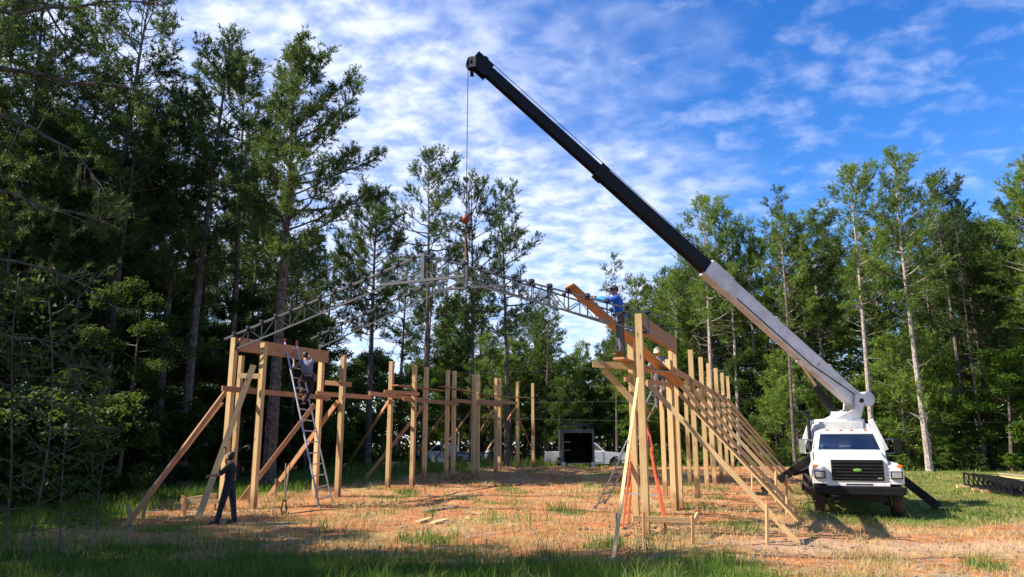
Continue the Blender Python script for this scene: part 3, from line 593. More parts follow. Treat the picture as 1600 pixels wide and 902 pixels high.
def post_at(q):
    t_, b_ = ray(q[0], q[1]), ray(q[2], q[3]); Y = LP / (t_[2] / t_[1] - b_[2] / b_[1])
    x_ = .5 * (b_[0] / b_[1] + t_[0] / t_[1]) * Y; return Vector((x_, Y, CAM_H + t_[2] / t_[1] * Y))
for D_ in (LEFT, RIGHT):
    for k_, q in D_.items(): POST[k_] = post_at(q)
def ground_z(p, sink=.35): return Vector((p.x, p.y, g(p.x, p.y) - sink))
def make_post(top, parent, w=.15, bottom=None, mat='post'):
    b_ = bottom or ground_z(top)
    return beam('post', b_, top, w, w, M[mat], parent, up=V)
left = thing('timber_post_frame', 'left row of tall timber posts with header board, braces and scaffold planks', 'wall frame', (POST['A'].x, POST['A'].y, g(POST['A'].x, POST['A'].y)))
right = thing('timber_post_frame', 'right row of timber posts with long sloping braces beside the crane truck', 'wall frame', (POST['R1'].x, POST['R1'].y, g(POST['R1'].x, POST['R1'].y)))
for k_ in LEFT: make_post(POST[k_], left)
for k_ in RIGHT: make_post(POST[k_], right)
Y_ = lambda k: POST[k].y
# doubled posts of the right row, and its inner posts
for (ut, vt, ub, Y) in [(987, 535, 992, 18.0), (1041, 562, 1056, 20.9), (1033, 596, 1040, 25.5), (1072, 596, 1078, 30.5), (1108, 590, 1114, 37.0)]:
    a = P(ut, vt, Y); b_ = P(ub, 790, Y); q = Vector(((a.x + b_.x) / 2, Y, a.z)); make_post(q, right, .14)
b1 = POST['A']; make_post(Vector((b1.x + .12, b1.y + .32, P(374, 556, b1.y + .3).z)), left, .12)
make_post(POST['R1'] + Vector((.10, .45, -.42)), right, .11); make_post(POST['R2'] + Vector((-.16, -.30, -.40)), right, .11)
# headers: two-ply boards nailed to the inner faces of the post heads
hb = .39
beam('header', POST['A'] + V * .15 - U * .0 + Vector((0, 0, -hb / 2 + .0)), POST['C'] + V * .15 + U * .10 + Vector((0, 0, -hb / 2)), .10, hb, M['lumber_red'], left)
beam('header', POST['R1'] + V * .02 + U * .08 + Vector((0, 0, -hb / 2 - .02)), POST['R2'] + V * .02 - U * .08 + Vector((0, 0, -hb / 2 + .0)), .10, hb, M['lumber_red'], right)
# ledger boards and scaffold planks: (u0, v0, Y0, u1, v1, Y1)
def board(u0, v0, Y0, u1, v1, Y1, w, h, name, parent, mat='lumber_red', up=(0, 0, 1)):
    return beam(name, P(u0, v0, Y0), P(u1, v1, Y1), w, h, M[mat], parent, up)
off = .13
for q in [(347, 607, 21.1, 516, 622, 24.4), (494, 615, 24.3, 580, 621, 27), (577, 614.5, 27.2, 668, 626, 31), (630, 624, 28.6, 716, 631, 33.3), (706, 625, 33, 785, 634, 38), (747, 627, 35.8, 808, 630, 40.5)]:
    board(q[0], q[1], q[2] - off, q[3], q[4], q[5] - off, .05, .15, 'ledger_board', left)
for q in [(617, 602, 28.3, 692, 611, 31.7), (690, 604, 32.6, 738, 613, 34.2), (751, 617, 36.3, 776, 619, 38.3), (783, 620, 38.6, 832, 622, 42.6)]:
    board(q[0], q[1], q[2], q[3], q[4], q[5], .28, .045, 'scaffold_plank', left)
board(372, 587, 21.3, 406, 588, 21.25, .05, .14, 'cross_piece', left, 'lumber')
board(508, 598, 24.5, 549, 601, 24.4, .05, .15, 'cross_piece', left)
board(600, 612, 28.3, 655, 616, 28.9, .05, .14, 'cross_piece', left)
def brace(u0, v0, Y0, foot, parent, w=.05, h=.14, mat='lumber_red', ext=0.):
    a = P(u0, v0, Y0); f_ = GP(*foot); d = (f_ - a).normalized()
    return beam('brace', a, f_ + d * .10, w, h, M[mat], parent, up=d.cross(Vector((0, 0, 1))).cross(d) if False else (0, 0, 1))
def stake(u, v0, v1, parent, tilt=0., w=.09, mat='lumber'):
    f_ = GP(u, v1); top = P(u, v0, f_.y); top.x += tilt
    return beam('stake', f_ - Vector((tilt * .2, 0, .15)), top, .04, w, M[mat], parent, up=(0, 1, 0))
for q in [(352, 613, 21.2, (195, 825)), (346, 628, 21.5, (215, 795)), (492, 632, 24.6, (376, 783)), (528, 627, 24.6, (420, 775)), (608, 626, 28.4, (533, 742)), (661, 636, 31.6, (568, 752)), (706, 629, 33.6, (626, 740)), (737, 641, 34.5, (672, 728)), (770, 642, 38.2, (718, 727)), (805, 638, 40.9, (745, 727)), (811, 654, 41, (842, 731))]:
    brace(q[0], q[1], q[2], q[3], left)
for q in [(206, 786, 826, .10), (223, 770, 812, -.16), (196, 796, 828, -.12), (388, 752, 786, -.13), (432, 748, 776, .02), (571, 738, 752, -.10), (621, 722, 739, -.12)]:
    stake(q[0], q[1], q[2], left, -q[3], mat='lumber_grey')
# braces of the right row run outwards to the grass beside the truck
for q in [(1009, 596, 16.45, (1250, 852)), (1050, 603, 21.2, (1249, 815)), (1052, 590, 21.5, (1243, 797)), (1079, 606, 24.3, (1246, 787)), (1094, 606, 26.9, (1240, 771)), (1107, 610, 29.7, (1237, 757)), (1119, 614, 31.3, (1238, 748)), (1129, 617, 35.8, (1234, 736)), (1136, 622, 39, (1228, 733))]:
    brace(q[0], q[1], q[2], q[3], right, .04, .11, 'lumber')
stake(1198, 786, 851, right); stake(1229, 742, 804, right); stake(1212, 736, 786, right); stake(1175, 728, 765, right)
board(1050, 577, 21.1, 1141, 628, 39.3, .05, .18, 'ledger_board', right)
board(1044, 588, 20.8, 1096, 618, 26.9, .05, .14, 'ledger_board', right, 'lumber')
board(1060, 600, 24.0, 1082, 597, 24.4, .05, .13, 'cross_piece', right, 'lumber')
board(1090, 610, 26.8, 1108, 608, 27.1, .05, .13, 'cross_piece', right, 'lumber')
# the scaffold bracket the worker in blue stands on
BY = 17.75
board(926, 569, BY, 992, 573, BY, .06, .155, 'bracket_beam', right, 'lumber')
board(943, 577, BY + .07, 1001, 641, BY + .07, .05, .15, 'knee_brace', right, 'lumber')
board(966, 560, 17.0, 1046, 587, 21.3, .26, .045, 'scaffold_plank', right)
board(976, 592, 17.6, 1046, 601, 20.9, .05, .13, 'ledger_board', right)
board(1002, 579, 18.0, 1046, 582, 20.4, .25, .045, 'scaffold_plank', right)
# batter boards
def batter(name, label, pts, legs, grp=None):
    c = GP(*legs[0][:2]); o = thing(name, label, 'batter board', c)
    for (u, v, u2, v2, Ya, Yb) in pts: beam('board', P(u, v, Ya), P(u2, v2, Yb), .04, .11, M['lumber'], o)
    for (u, v, vt) in legs:
        f_ = GP(u, v); beam('leg', f_ - Vector((0, 0, .15)), P(u, vt, f_.y), .045, .085, M['lumber_red'], o, up=(0, 1, 0))
    return o
q = GP(1008, 843).y
batter('batter_board', 'low batter board on two stakes at the foot of the front right post', [(988, 810, 1086, 814, q, q + .05), (1083, 818, 1090, 803, q, q + .5)], [(1006, 846, 800), (1082, 850, 806)])
q = GP(290, 806).y
batter('batter_board', 'low batter board corner beside the man on the ground', [(282, 783, 342, 784, q, q), (286, 782, 338, 774, q + .05, q + 1.2)], [(289, 806, 776), (336, 798, 774), (286, 800, 774)])
# loose leaning pole against the front right post, and the plank being handed up
o = thing('leaning_pole', 'long pale two-by-four leaning on the front right post', 'board', GP(958, 876)); a = GP(958, 876); b_ = P(997, 591, 16.05); beam('board', a, b_, .035, .060, M['lumber'], o, up=V); f_ = GP(962, 862); beam('peg', f_ - Vector((0, 0, .1)), P(964, 802, f_.y), .05, .09, M['lumber_grey'], o, up=(0, 1, 0))
o = beam('plank', P(889, 446, 16.9), P(1064, 602, 20.9), .045, .24, M['lumber_red'], None, up=(.5, -.9, .5)); props(o, 'wide reddish plank held up by the worker in blue, passing behind the front post', 'plank')
a = GP(309, 812); o = beam('board', a, P(396, 571, 20.7), .155, .05, M['lumber'], None, up=(.35, -1, .2)); props(o, 'long board held upright at a slant by the man on the ground', 'board')
# offcuts on the ground
OFF = [((652, 818), (672, 812), .16, 'pale offcut lying left of the two square offcuts'), ((675, 820), (697, 814), .16, 'square pale offcut lying on the lit clay in the middle'), ((750, 812), (783, 811), .10, 'longer pale offcut beside the bright grass tuft'), ((735, 803), (754, 804), .08, 'short pale offcut behind the bright grass tuft'), ((727, 811), (736, 812), .07, 'tiny offcut left of the longer pale one'), ((664, 800), (714, 793), .20, 'weathered dark board lying on the clay behind the offcuts')]
for k_, (a, b_, w_, lb) in enumerate(OFF):
    p0, p1 = GP(*a), GP(*b_); o = beam('offcut', p0 + Vector((0, 0, .03)), p1 + Vector((0, 0, .03)), w_, .045, M['lumber_grey' if 'dark' in lb else 'lumber']); props(o, lb, 'offcut', 'wood offcuts on the ground')
# clods round the post feet
def clods(name, label, spots, mat, seed):
    r = np.random.default_rng(seed); mb = MB()
    for (u, v, n, sx_, sy_, s) in spots:
        c = GP(u, v)
        for _ in range(n):
            x_, y_ = r.normal(c.x, sx_), r.normal(c.y, sy_); q_ = s * r.uniform(.4, 1.3); b0 = len(mb.v); mb.ball((x_, y_, g(x_, y_) + q_ * .15), q_, 6, 4, (r.uniform(.8, 1.5), r.uniform(.7, 1.2), r.uniform(.5, .8)))
            for i in range(b0, len(mb.v)): p = mb.v[i]; mb.v[i] = tuple(np.array(p) + r.normal(0, q_ * .12, 3))
    o = mb.build(name, mat); return props(o, label, 'soil', kind='stuff')
M['clay'] = plain('red_clay', (.30, .11, .05), .95, 0, .35, 9, bump=.6); M['mud'] = plain('brown_clods', (.20, .12, .07), .95, 0, .35, 9, bump=.6)
clods('soil_clods', 'brown clods of dug soil round the front right post', [(1020, 838, 60, .55, .35, .06), (1040, 832, 40, .45, .35, .06), (960, 825, 20, .5, .3, .05), (1120, 868, 8, .4, .2, .04), (1085, 795, 40, .6, .4, .05)], M['mud'], 5)
clods('clay_spoil', 'red clay spoil heaped round the post holes', [(1085, 793, 60, .6, .5, .06), (1125, 770, 60, .9, .7, .05), (700, 750, 40, .7, .4, .07), (720, 748, 12, .25, .2, .12), (670, 752, 40, 1.0, .4, .05), (830, 733, 40, 1.5, .5, .06), (610, 765, 30, .8, .3, .05), (400, 800, 30, .6, .3, .04), (330, 800, 25, .5, .3, .04)], M['clay'], 6)

r_ = np.random.default_rng(91); dx, dy = scatter(5200, 10.5, 44, 1.3); li, gr, tr = zones(dx, dy); k_ = (gr < .45) & (li < .2); dx, dy = dx[k_], dy[k_]; n_ = len(dx); a_ = r_.uniform(0, 6.28, n_); L_ = r_.uniform(.03, .16, n_); w_ = r_.uniform(.006, .02, n_); dz = G(dx, dy) + .035
c_ = np.stack([dx, dy, dz], -1); d_ = np.stack([np.cos(a_), np.sin(a_), r_.uniform(-.15, .15, n_)], -1); e_ = np.stack([-np.sin(a_), np.cos(a_), np.zeros(n_)], -1); up3 = np.array([0, 0, 1.])
vs = np.stack([c_ - d_ * L_[:, None] - e_ * w_[:, None], c_ - d_ * L_[:, None] + e_ * w_[:, None], c_ + d_ * L_[:, None] + e_ * w_[:, None], c_ + d_ * L_[:, None] - e_ * w_[:, None], c_ + up3 * w_[:, None] * 1.2], 1).reshape(-1, 3); q_ = np.arange(n_)[:, None] * 5
props(fast_mesh('wood_chips', vs, np.concatenate([q_ + [0, 1, 4], q_ + [1, 2, 4], q_ + [2, 3, 4], q_ + [3, 0, 4]], 0), M['lumber_grey']), 'small chips, sticks and straw littering the pad', 'debris', kind='stuff')
sx_, sy_ = scatter(1500, 10.5, 40, 1.2); li, gr, tr = zones(sx_, sy_); k_ = (gr < .4) & (li < .2); mb = MB()
for x_, y_ in zip(sx_[k_], sy_[k_]): q_ = r_.uniform(.012, .045); mb.ball((x_, y_, g(x_, y_) + .01), q_, 5, 3, (r_.uniform(.8, 1.5), r_.uniform(.8, 1.3), .6))
props(mb.build('clay_crumbs', M['clay']), 'crumbs of red clay scattered over the pad', 'soil', kind='stuff')

# ------------------------------------------------------------------ ladders, digger
def ladder(name, label, f0, f1, t0, t1, n, mat, low=None, loc=None):
    o = thing(name, label, 'ladder', f0); A0, A1, B0, B1 = [Vector(p) for p in (f0, f1, t0, t1)]
    nrm = (B0 - A0).cross(A1 - A0).normalized()
    for a, b_ in ((A0, B0), (A1, B1)):
        if low:
            k = a.lerp(b_, .45); beam('rail', a, k, .035, .085, M[low], o, up=nrm.cross(b_ - a)); beam('rail', a.lerp(b_, .38) + nrm * .05, b_ + nrm * .05, .03, .075, M[mat], o, up=nrm.cross(b_ - a))
        else: beam('rail', a, b_, .035, .08, M[mat], o, up=nrm.cross(b_ - a))
        m_ = MB().box((0, .02, .0), (.06, .10, .14)).build('rubber_foot', M['dark'], o); m_.location = a - Vector(f0)
    for i in range(n):
        f_ = (i + .6) / n; r_ = MB().tube([A0.lerp(B0, f_) - Vector(f0), A1.lerp(B1, f_) - Vector(f0)], .02, 6).build('rung', M[low if low and f_ < .4 else mat], o)
    return o
hx = POST['A'].lerp(POST['C'], .62)
ladder('extension_ladder', 'aluminium extension ladder with red end caps leaning on the left header', GP(499, 793), GP(519, 785), P(445.5, 536, hx.y - .35), P(464, 540, hx.y - .15), 15, 'alu')
for (u, v) in ((445, 533), (464, 536)):
    o = COL.objects['extension_ladder']; m_ = MB().box((0, 0, 0), (.07, .07, .16)).build('end_cap', M['red'], o); m_.location = P(u, v, hx.y - .25) - Vector(o.location)
ladder('extension_ladder', 'weathered extension ladder rising to the second worker behind the front right post', GP(930, 795), GP(945, 788), P(1027, 600, 21.6), P(1042, 603, 22.0), 15, 'alu', 'galv')
o = thing('step_ladder', 'orange step ladder standing astride behind the front right post', 'ladder', GP(1005, 825))
L0 = Vector(o.location); apx = P(1004, 645, 18.6); A_, B_ = GP(973, 828), GP(1041, 833); A2, B2 = A_ + Vector((.25, .9, .02)), B_ + Vector((.2, .9, .02))
for a, n_ in ((A_, 'rail'), (B_, 'rail'), (A2, 'rear_rail'), (B2, 'rear_rail')):
    tp = apx + (a - (A_ + B_) / 2) * .28 * Vector((1, 0, 0)).x; tp.z = apx.z; tp.y = apx.y; tp.x = apx.x + (a.x - apx.x) * .22; beam(n_, a, tp, .035, .085, M['orange'], o, up=(0, 1, 0))
for i in range(6):
    f_ = (i + 1) / 7; xa = A_.lerp(Vector((apx.x + (A_.x - apx.x) * .22, apx.y, apx.z)), f_); xb = B_.lerp(Vector((apx.x + (B_.x - apx.x) * .22, apx.y, apx.z)), f_)
    if i in (1, 4): MB().bar(xa - L0 + Vector((0, .03, 0)), xb - L0 + Vector((0, .03, 0)), .08, .025).build('step', M['alu'], o)
MB().box(apx - L0 + Vector((0, 0, .02)), (.42, .22, .05)).build('top_cap', M['orange'], o)
o = thing('post_hole_digger', 'two-handled post hole digger standing upright on the lit clay', 'digger', GP(443, 806)); L0 = Vector(o.location)
for u in (447, 453): MB().tube([GP(443, 806) - L0 + Vector((0, 0, .35)), P(u, 724, o.location.y + .1) - L0], .02, 6).build('handle', M['lumber_grey'], o)
for s in (-1, 1): MB().add([(s * .03, -.05, .4), (s * .03, .05, .4), (s * .07, .07, .15), (s * .07, -.07, .15), (s * .03, -.02, -.06), (s * .03, .02, -.06)], [(0, 1, 2, 3), (3, 2, 5, 4)]).build('blade', M['dark'], o)

# ------------------------------------------------------------------ steel trusses
def truss(label, Lp, K, Rp, dep=.44, nweb=13, sz=.042):
    o = thing('roof_truss', label, 'roof truss', (Lp + Rp) / 2); L0 = Vector(o.location); dz = Vector((0, 0, -dep)); ax = (Rp - Lp).normalized(); nr = ax.cross(Vector((0, 0, 1))).normalized()
    for E_, sg in ((Lp, -1), (Rp, 1)):
        for s in (-.028, .028):
            beam('top_chord', E_ + nr * s, K + nr * s, sz * .75, sz, M['truss_lit_grey' if sg < 0 else 'steel'], o)
        d = (K - E_); s0 = .055
        beam('bottom_chord', E_.lerp(K, s0) + dz, K + dz * 1.0 - Vector((ax.x, ax.y, 0)) * sg * -.02, sz, sz, M['truss_lit_grey' if sg < 0 else 'steel'], o)
        prev = None
        for i in range(nweb):
            f_ = .055 + (i / (nweb - 1)) * .90; a = E_.lerp(K, f_); b_ = a + dz
            beam('web', b_, a, .028, .028, M['steel'], o, up=nr)
            beam('purlin_clip', a - ax * .05 + Vector((0, 0, .05)), a + ax * .05 + Vector((0, 0, .06)), .14, .07, M['steel'], o)
            if prev is not None: beam('web', prev[1] if i % 2 else prev[0], a if i % 2 else b_, .022, .022, M['steel'], o, up=nr)
            prev = (a, b_)
    beam('king_post', K + Vector((0, 0, -.70)), K + Vector((0, 0, .03)), .10, .10, M['truss_lit_grey'], o, up=nr)
    c0, c1 = Lp.lerp(K, .80) + dz, Rp.lerp(K, .80) + dz; lo = K.z - .70
    beam('collar_tie', Vector((c0.x, c0.y, lo)).lerp(Vector((c1.x, c1.y, lo)), -.0), Vector((c1.x, c1.y, lo)), .06, .07, M['truss_lit_grey'], o)
    return o
A3, R3_ = POST['A'] + Vector((0, 0, .06)), POST['R1'] + Vector((0, 0, .06))
def ext(K, E_, x): return E_ + (E_ - K).normalized() * x
K1 = P(662, 398, (A3.y + R3_.y) / 2); truss('front steel roof truss seated on both front posts', ext(K1, P(366, 524, A3.y), .35), K1, ext(K1, P(1000, 487, R3_.y), .55))
C3, R23 = POST['C'], POST['R2']
K2 = P(729, 416, (C3.y + R23.y) / 2); truss('second steel roof truss hanging from the crane sling', ext(K2, P(492, 527, C3.y), .15), K2, ext(K2, P(1040, 512, R23.y), .25))

# ------------------------------------------------------------------ crane truck
def rot_z(a): return Matrix.Rotation(a, 3, 'Z')
CR = GP(1347, 809); CRZ = R(-18)
crane = thing('crane_truck', 'white crane truck facing the camera with its long black boom raised', 'crane truck', CR, CRZ); crane.scale = (1, 1, 1.07)
def loc(p):
    q = rot_z(-CRZ) @ (Vector(p) - CR); q.z /= 1.07; return q
def loc_(p): return rot_z(-CRZ) @ (Vector(p) - CR)          # world -> truck frame (x right, y back, z up)
def cpart(name, mb, mat, parent=crane, **k): return mb.build(name, M[mat] if isinstance(mat, str) else mat, parent, **k)
def loft(mb, rings):
    n = len(rings[0]); b0 = len(mb.v)
    for r_ in rings: mb.v += [tuple(p) for p in r_]
    for i in range(len(rings) - 1):
        for k in range(n): mb.f.append((b0 + i * n + k, b0 + i * n + (k + 1) % n, b0 + (i + 1) * n + (k + 1) % n, b0 + (i + 1) * n + k)); mb.mi.append(0)
    mb.f.append(tuple(b0 + k for k in range(n))[::-1]); mb.mi.append(0); e = b0 + (len(rings) - 1) * n; mb.f.append(tuple(e + k for k in range(n))); mb.mi.append(0)
    return mb
bump = MB().prism([(-1.19, .62), (-1.08, .56), (1.08, .56), (1.19, .62), (1.21, .78), (-1.21, .78)], -.08, .14)
cpart('bumper', bump, 'black', bevel=.03)
# hood: rings across, going back
hood = loft(MB(), [[(-.82, y, .84), (.82, y, .84), (.82 + k, y, zt - .10), (.70 + k, y, zt), (-.70 - k, y, zt), (-.82 - k, y, zt - .10)] for y, zt, k in ((.10, 1.50, -.02), (.16, 1.56, .0), (.8, 1.64, .04), (1.62, 1.73, .10))])
cpart('hood', hood, 'white', bevel=.025)
for s in (-1, 1):
    fe = loft(MB(), [[(s * .80, y, .84), (s * (1.20 + e), y, .84 + lo), (s * (1.21 + e), y, 1.20 + dz), (s * 1.12, y, 1.33 + dz), (s * .80, y, 1.38 + dz)][:: (1 if s > 0 else -1)] for y, e, dz, lo in ((.11, -.06, -.06, 0), (.20, 0, .0, 0), (.36, 0, .03, .06), (.55, .02, .05, .22), (.95, .02, .06, .22), (1.22, 0, .06, .06), (1.6, -.10, .08, -.05))])
    f_ = cpart('fender', fe, 'white', bevel=.02)
    hl = cpart('headlight', MB().box((s * 1.0, .085, 1.08), (.30, .06, .20)), 'black', bevel=.01); cpart('lens', MB().box((s * 1.0, .045, 1.08), (.24, .03, .145)), 'lamp', hl, bevel=.008)
    cpart('marker_lamp', MB().box((s * 1.10, .16, 1.30), (.15, .10, .09)), 'amber', bevel=.02)
    cpart('running_step', MB().box((s * 1.08, 1.95, .62), (.25, 1.0, .06)), 'dark')
gr = cpart('grille', MB().box((0, .07, 1.20), (1.36, .06, .54)), 'black', bevel=.015)
for i in range(6): cpart('grille_bar', MB().box((0, .03, .985 + i * .085), (1.31, .03, .026)), 'dark', gr)
bd = cpart('badge', MB().ball((0, .008, 1.20), .115, 18, 8, (1, .12, .40)), 'badge', gr, smooth=True)
cpart('small_emblem', MB().box((.56, .012, 1.0), (.12, .012, .035)), 'chrome', gr)
cpart('front_valance', MB().box((0, .09, .835), (1.62, .08, .085)), 'white', bevel=.01); cpart('valance_slot', MB().box((0.02, .047, .84), (.70, .012, .03)), 'black')
# cab: waist ring, then the greenhouse as pillars and roof so the glass sits in real openings
cab = loft(MB(), [[(-.98, 1.58, .72), (.98, 1.58, .72), (.98, 3.05, .72), (-.98, 3.05, .72)], [(-1.02, 1.56, 1.2), (1.02, 1.56, 1.2), (1.02, 3.05, 1.2), (-1.02, 3.05, 1.2)], [(-.99, 1.60, 1.72), (.99, 1.60, 1.72), (.99, 3.05, 1.72), (-.99, 3.05, 1.72)]])
cpart('cab', cab, 'white', bevel=.03)
WS = [(-.93, 1.64, 1.72), (.93, 1.64, 1.72), (.80, 2.06, 2.20), (-.80, 2.06, 2.20)]; RB = [(-.93, 3.02, 1.72), (.93, 3.02, 1.72), (.82, 2.96, 2.20), (-.82, 2.96, 2.20)]
pil = MB()
for a, b_ in ((WS[0], WS[3]), (WS[1], WS[2]), (RB[0], RB[3]), (RB[1], RB[2])): pil.bar(a, b_, .09, .08, (0, 1, 0))
for s in (-1, 1): pil.bar((s * .95, 2.18, 1.72), (s * .83, 2.22, 2.2), .05, .06, (0, 1, 0))
cpart('window_frame', pil, 'white', bevel=.01)
cpart('roof', loft(MB(), [[(-.84, 2.00, 2.17), (.84, 2.00, 2.17), (.86, 3.02, 2.17), (-.86, 3.02, 2.17)], [(-.84, 2.02, 2.25), (.84, 2.02, 2.25), (.86, 3.02, 2.25), (-.86, 3.02, 2.25)], [(-.70, 2.20, 2.31), (.70, 2.20, 2.31), (.72, 2.90, 2.31), (-.72, 2.90, 2.31)]]), 'white', bevel=.03)
cpart('windshield', MB().add([(-.90, 1.665, 1.73), (.90, 1.665, 1.73), (.785, 2.045, 2.18), (-.785, 2.045, 2.18), (-.90, 1.675, 1.73), (.90, 1.675, 1.73), (.785, 2.055, 2.18), (-.785, 2.055, 2.18)], [(0, 1, 2, 3), (7, 6, 5, 4), (0, 4, 5, 1), (1, 5, 6, 2), (2, 6, 7, 3), (3, 7, 4, 0)]), 'windscreen')
for s in (-1, 1): cpart('sun_visor', MB().box((s * .42, 2.10, 2.12), (.62, .03, .11)), 'dark')
cpart('dashboard', MB().box((0, 2.33, 1.742), (1.80, 1.28, .03)).box((0, 1.85, 1.77), (1.7, .25, .07)), 'dark')
for x_ in (-.38, .38): cpart('wiper', MB().bar((x_ + .2, 1.63, 1.755), (x_ - .32, 1.70, 1.83), .015, .012, (0, -1, 1)), 'black')
cpart('steering_wheel', MB().tube([(.42 + .2 * math.cos(a), 2.05 + .06 * math.sin(a), 1.80 + .17 * math.sin(a)) for a in np.linspace(0, 6.28, 17)], .015, 5, False), 'dark')
cpart('seat', MB().box((-.42, 2.80, 1.86), (.5, .14, .26)).box((.42, 2.80, 1.86), (.5, .14, .26)), 'dark', bevel=.05)
for s in (-1, 1):
    cpart('side_window', MB().add([(s * .962, 2.25, 1.74), (s * .962, 2.95, 1.74), (s * .842, 2.92, 2.17), (s * .842, 2.28, 2.17), (s * .95, 2.25, 1.74), (s * .95, 2.95, 1.74), (s * .83, 2.92, 2.17), (s * .83, 2.28, 2.17)], [(0, 1, 2, 3), (7, 6, 5, 4), (0, 4, 5, 1), (1, 5, 6, 2), (2, 6, 7, 3), (3, 7, 4, 0)]), 'glass')
    d = cpart('door', MB().box((s * 1.015, 2.45, 1.20), (.05, 1.05, .92)), 'white', bevel=.02); cpart('handle', MB().box((s * 1.05, 2.85, 1.52), (.03, .15, .04)), 'chrome', d)
    mr = cpart('mirror', MB().box((s * 1.34, 1.72, 1.82), (.20, .07, .42)), 'chrome' if s < 0 else 'black', bevel=.02); ar = MB()
    for z in (1.64, 2.02): ar.tube([(s * 1.0, 1.78, z - .02), (s * 1.34, 1.74, z)], .014, 5)
    cpart('mirror_arm', ar, 'chrome', mr)
for x_ in (-.55, -.15, .15, .55): cpart('clearance_lamp', MB().box((x_, 2.06, 2.285), (.10, .06, .035)), 'amber')
# chassis, wheels
ch = MB()
for s in (-1, 1): ch.box((s * .42, 4.2, .72), (.10, 8.2, .24))
ch.box((0, .75, .52), (1.7, .14, .14)); ch.box((0, 5.8, .52), (1.7, .18, .18)); ch.box((0, 1.0, .75), (.7, 1.2, .5))
ch.box((0, .40, .58), (1.5, .25, .40)); cpart('chassis', ch, 'dark')  # first box: dark filler for a crossmember and the shade under the bumper
def wheel(x_, y_, w, r=.48):
    s = 1 if x_ > 0 else -1; prof = [(r * .58, -w / 2), (r * .93, -w / 2), (r, -w * .36), (r, w * .36), (r * .93, w / 2), (r * .58, w / 2)]; n = 28; mb = MB(); b0 = 0
    for i in range(n):
        a = 2 * math.pi * i / n; mb.v += [(x_ + q[1], y_ + q[0] * math.cos(a), r + q[0] * math.sin(a)) for q in prof]
    for i in range(n):
        for k in range(len(prof) - 1):
            j = (i + 1) % n; m_ = len(prof); mb.f.append((i * m_ + k, j * m_ + k, j * m_ + k + 1, i * m_ + k + 1)); mb.mi.append(0)
    o = mb.build('wheel', M['rubber'], crane, smooth=True)
    h = MB().tube([(x_ - w * .42, y_, r), (x_ + w * .42, y_, r)], r * .585, 20); h.build('rim', M['white'], o)
    MB().tube([(x_ + s * w * .40, y_, r), (x_ + s * w * .62, y_, r)], r * .22, 12).build('hub', M['dark'], o)
for s in (-1, 1):
    wheel(s * 1.02, .78, .27); wheel(s * .93, 5.8, .52)
    cpart('mud_flap', MB().box((s * .95, 1.42, .50), (.36, .02, .52)), 'black')
    cpart('fuel_tank', MB().tube([(s * .88, 3.2, .68), (s * .88, 4.3, .68)], .26, 14), 'dark')
dk = MB().box((0, 5.9, 1.08), (2.35, 4.6, .12)); dk.box((0, 3.55, 1.15), (1.5, .9, .8)); cpart('deck', dk, 'dark')
# outriggers: sloping box legs to pads on the grass, behind the cab
oy = 3.45
for s in (1, -1):
    ft = Vector((s * 2.62, oy, 0)); ft.z = g(*(CR + rot_z(CRZ) @ ft).xy) - CR.z
    lg = cpart('outrigger', MB().bar((s * .75, ft.y, 1.62), ft + Vector((-s * .02, 0, .10)), .20, .24, (0, 0, 1)), 'black', bevel=.015)
    cpart('foot_pad', MB().box(ft + Vector((s * .03, 0, .03)), (.42, .34, .06)), 'dark', lg); cpart('hydraulic_ram', MB().tube([(s * .55, ft.y + .2, 1.25), (s * 1.6, ft.y + .2, .95)], .05, 8), 'dark', lg)
# pedestal and turret
ped = loft(MB(), [[(-1.22, 3.5, 1.75), (1.22, 3.5, 1.75), (1.22, 4.3, 1.75), (-1.22, 4.3, 1.75)], [(-.86, 3.6, 2.50), (.86, 3.6, 2.50), (.86, 4.3, 2.50), (-.86, 4.3, 2.50)]])
cpart('pedestal', ped, 'crane_white', bevel=.02)
for s in (-1, 1): cpart('side_plate', MB().bar((s * 1.28, 3.46, 1.70), (s * .90, 3.46, 2.62), .16, .10, (0, 1, 0)), 'crane_white', bevel=.01)
pan = cpart('pedestal_panel', MB().box((0, 3.56, 2.37), (1.36, .05, .42)), 'crane_white', bevel=.012)
TY = 4.5; cpart('turntable', MB().tube([(0.05, TY, 2.45), (0.05, TY, 2.66)], .80, 28), 'white')
PV = loc(P(1336, 627, CR.y + TY * math.cos(CRZ) + .1)); TPW = P(744, 96, K2.y); TP = loc(TPW)
bd_ = (TP - PV).normalized(); side = bd_.cross(Vector((0, 0, 1))).normalized()
tu = MB(); hx_ = Vector((bd_.x, bd_.y, 0)).normalized()
for s in (-1, 1):
    o_ = side * (s * .30); c0 = Vector((0.05, TY, 2.66))
    q = [c0 + o_ - hx_ * .62, c0 + o_ + hx_ * .42, PV + o_ + hx_ * .26 + Vector((0, 0, -.25)), PV + o_ + hx_ * .20 + Vector((0, 0, .22)), PV + o_ - hx_ * .24 + Vector((0, 0, .22))]
    tu.add([p - side * .03 for p in q] + [p + side * .03 for p in q], [(0, 1, 2, 3, 4), (9, 8, 7, 6, 5)] + [(i, (i + 1) % 5, 5 + (i + 1) % 5, 5 + i) for i in range(5)])
tu.box(c0 + Vector((0, 0, .12)), (.50, .50, .25)); cpart('turret', tu, 'crane_white', bevel=.01)
cpart('winch_drum', MB().tube([PV - hx_ * .30 - side * .33 + Vector((0, 0, .06)), PV - hx_ * .30 + side * .33 + Vector((0, 0, .06))], .235, 18), 'crane_white')
cpart('pivot_pin', MB().tube([PV - side * .37, PV + side * .37], .07, 12), 'dark')
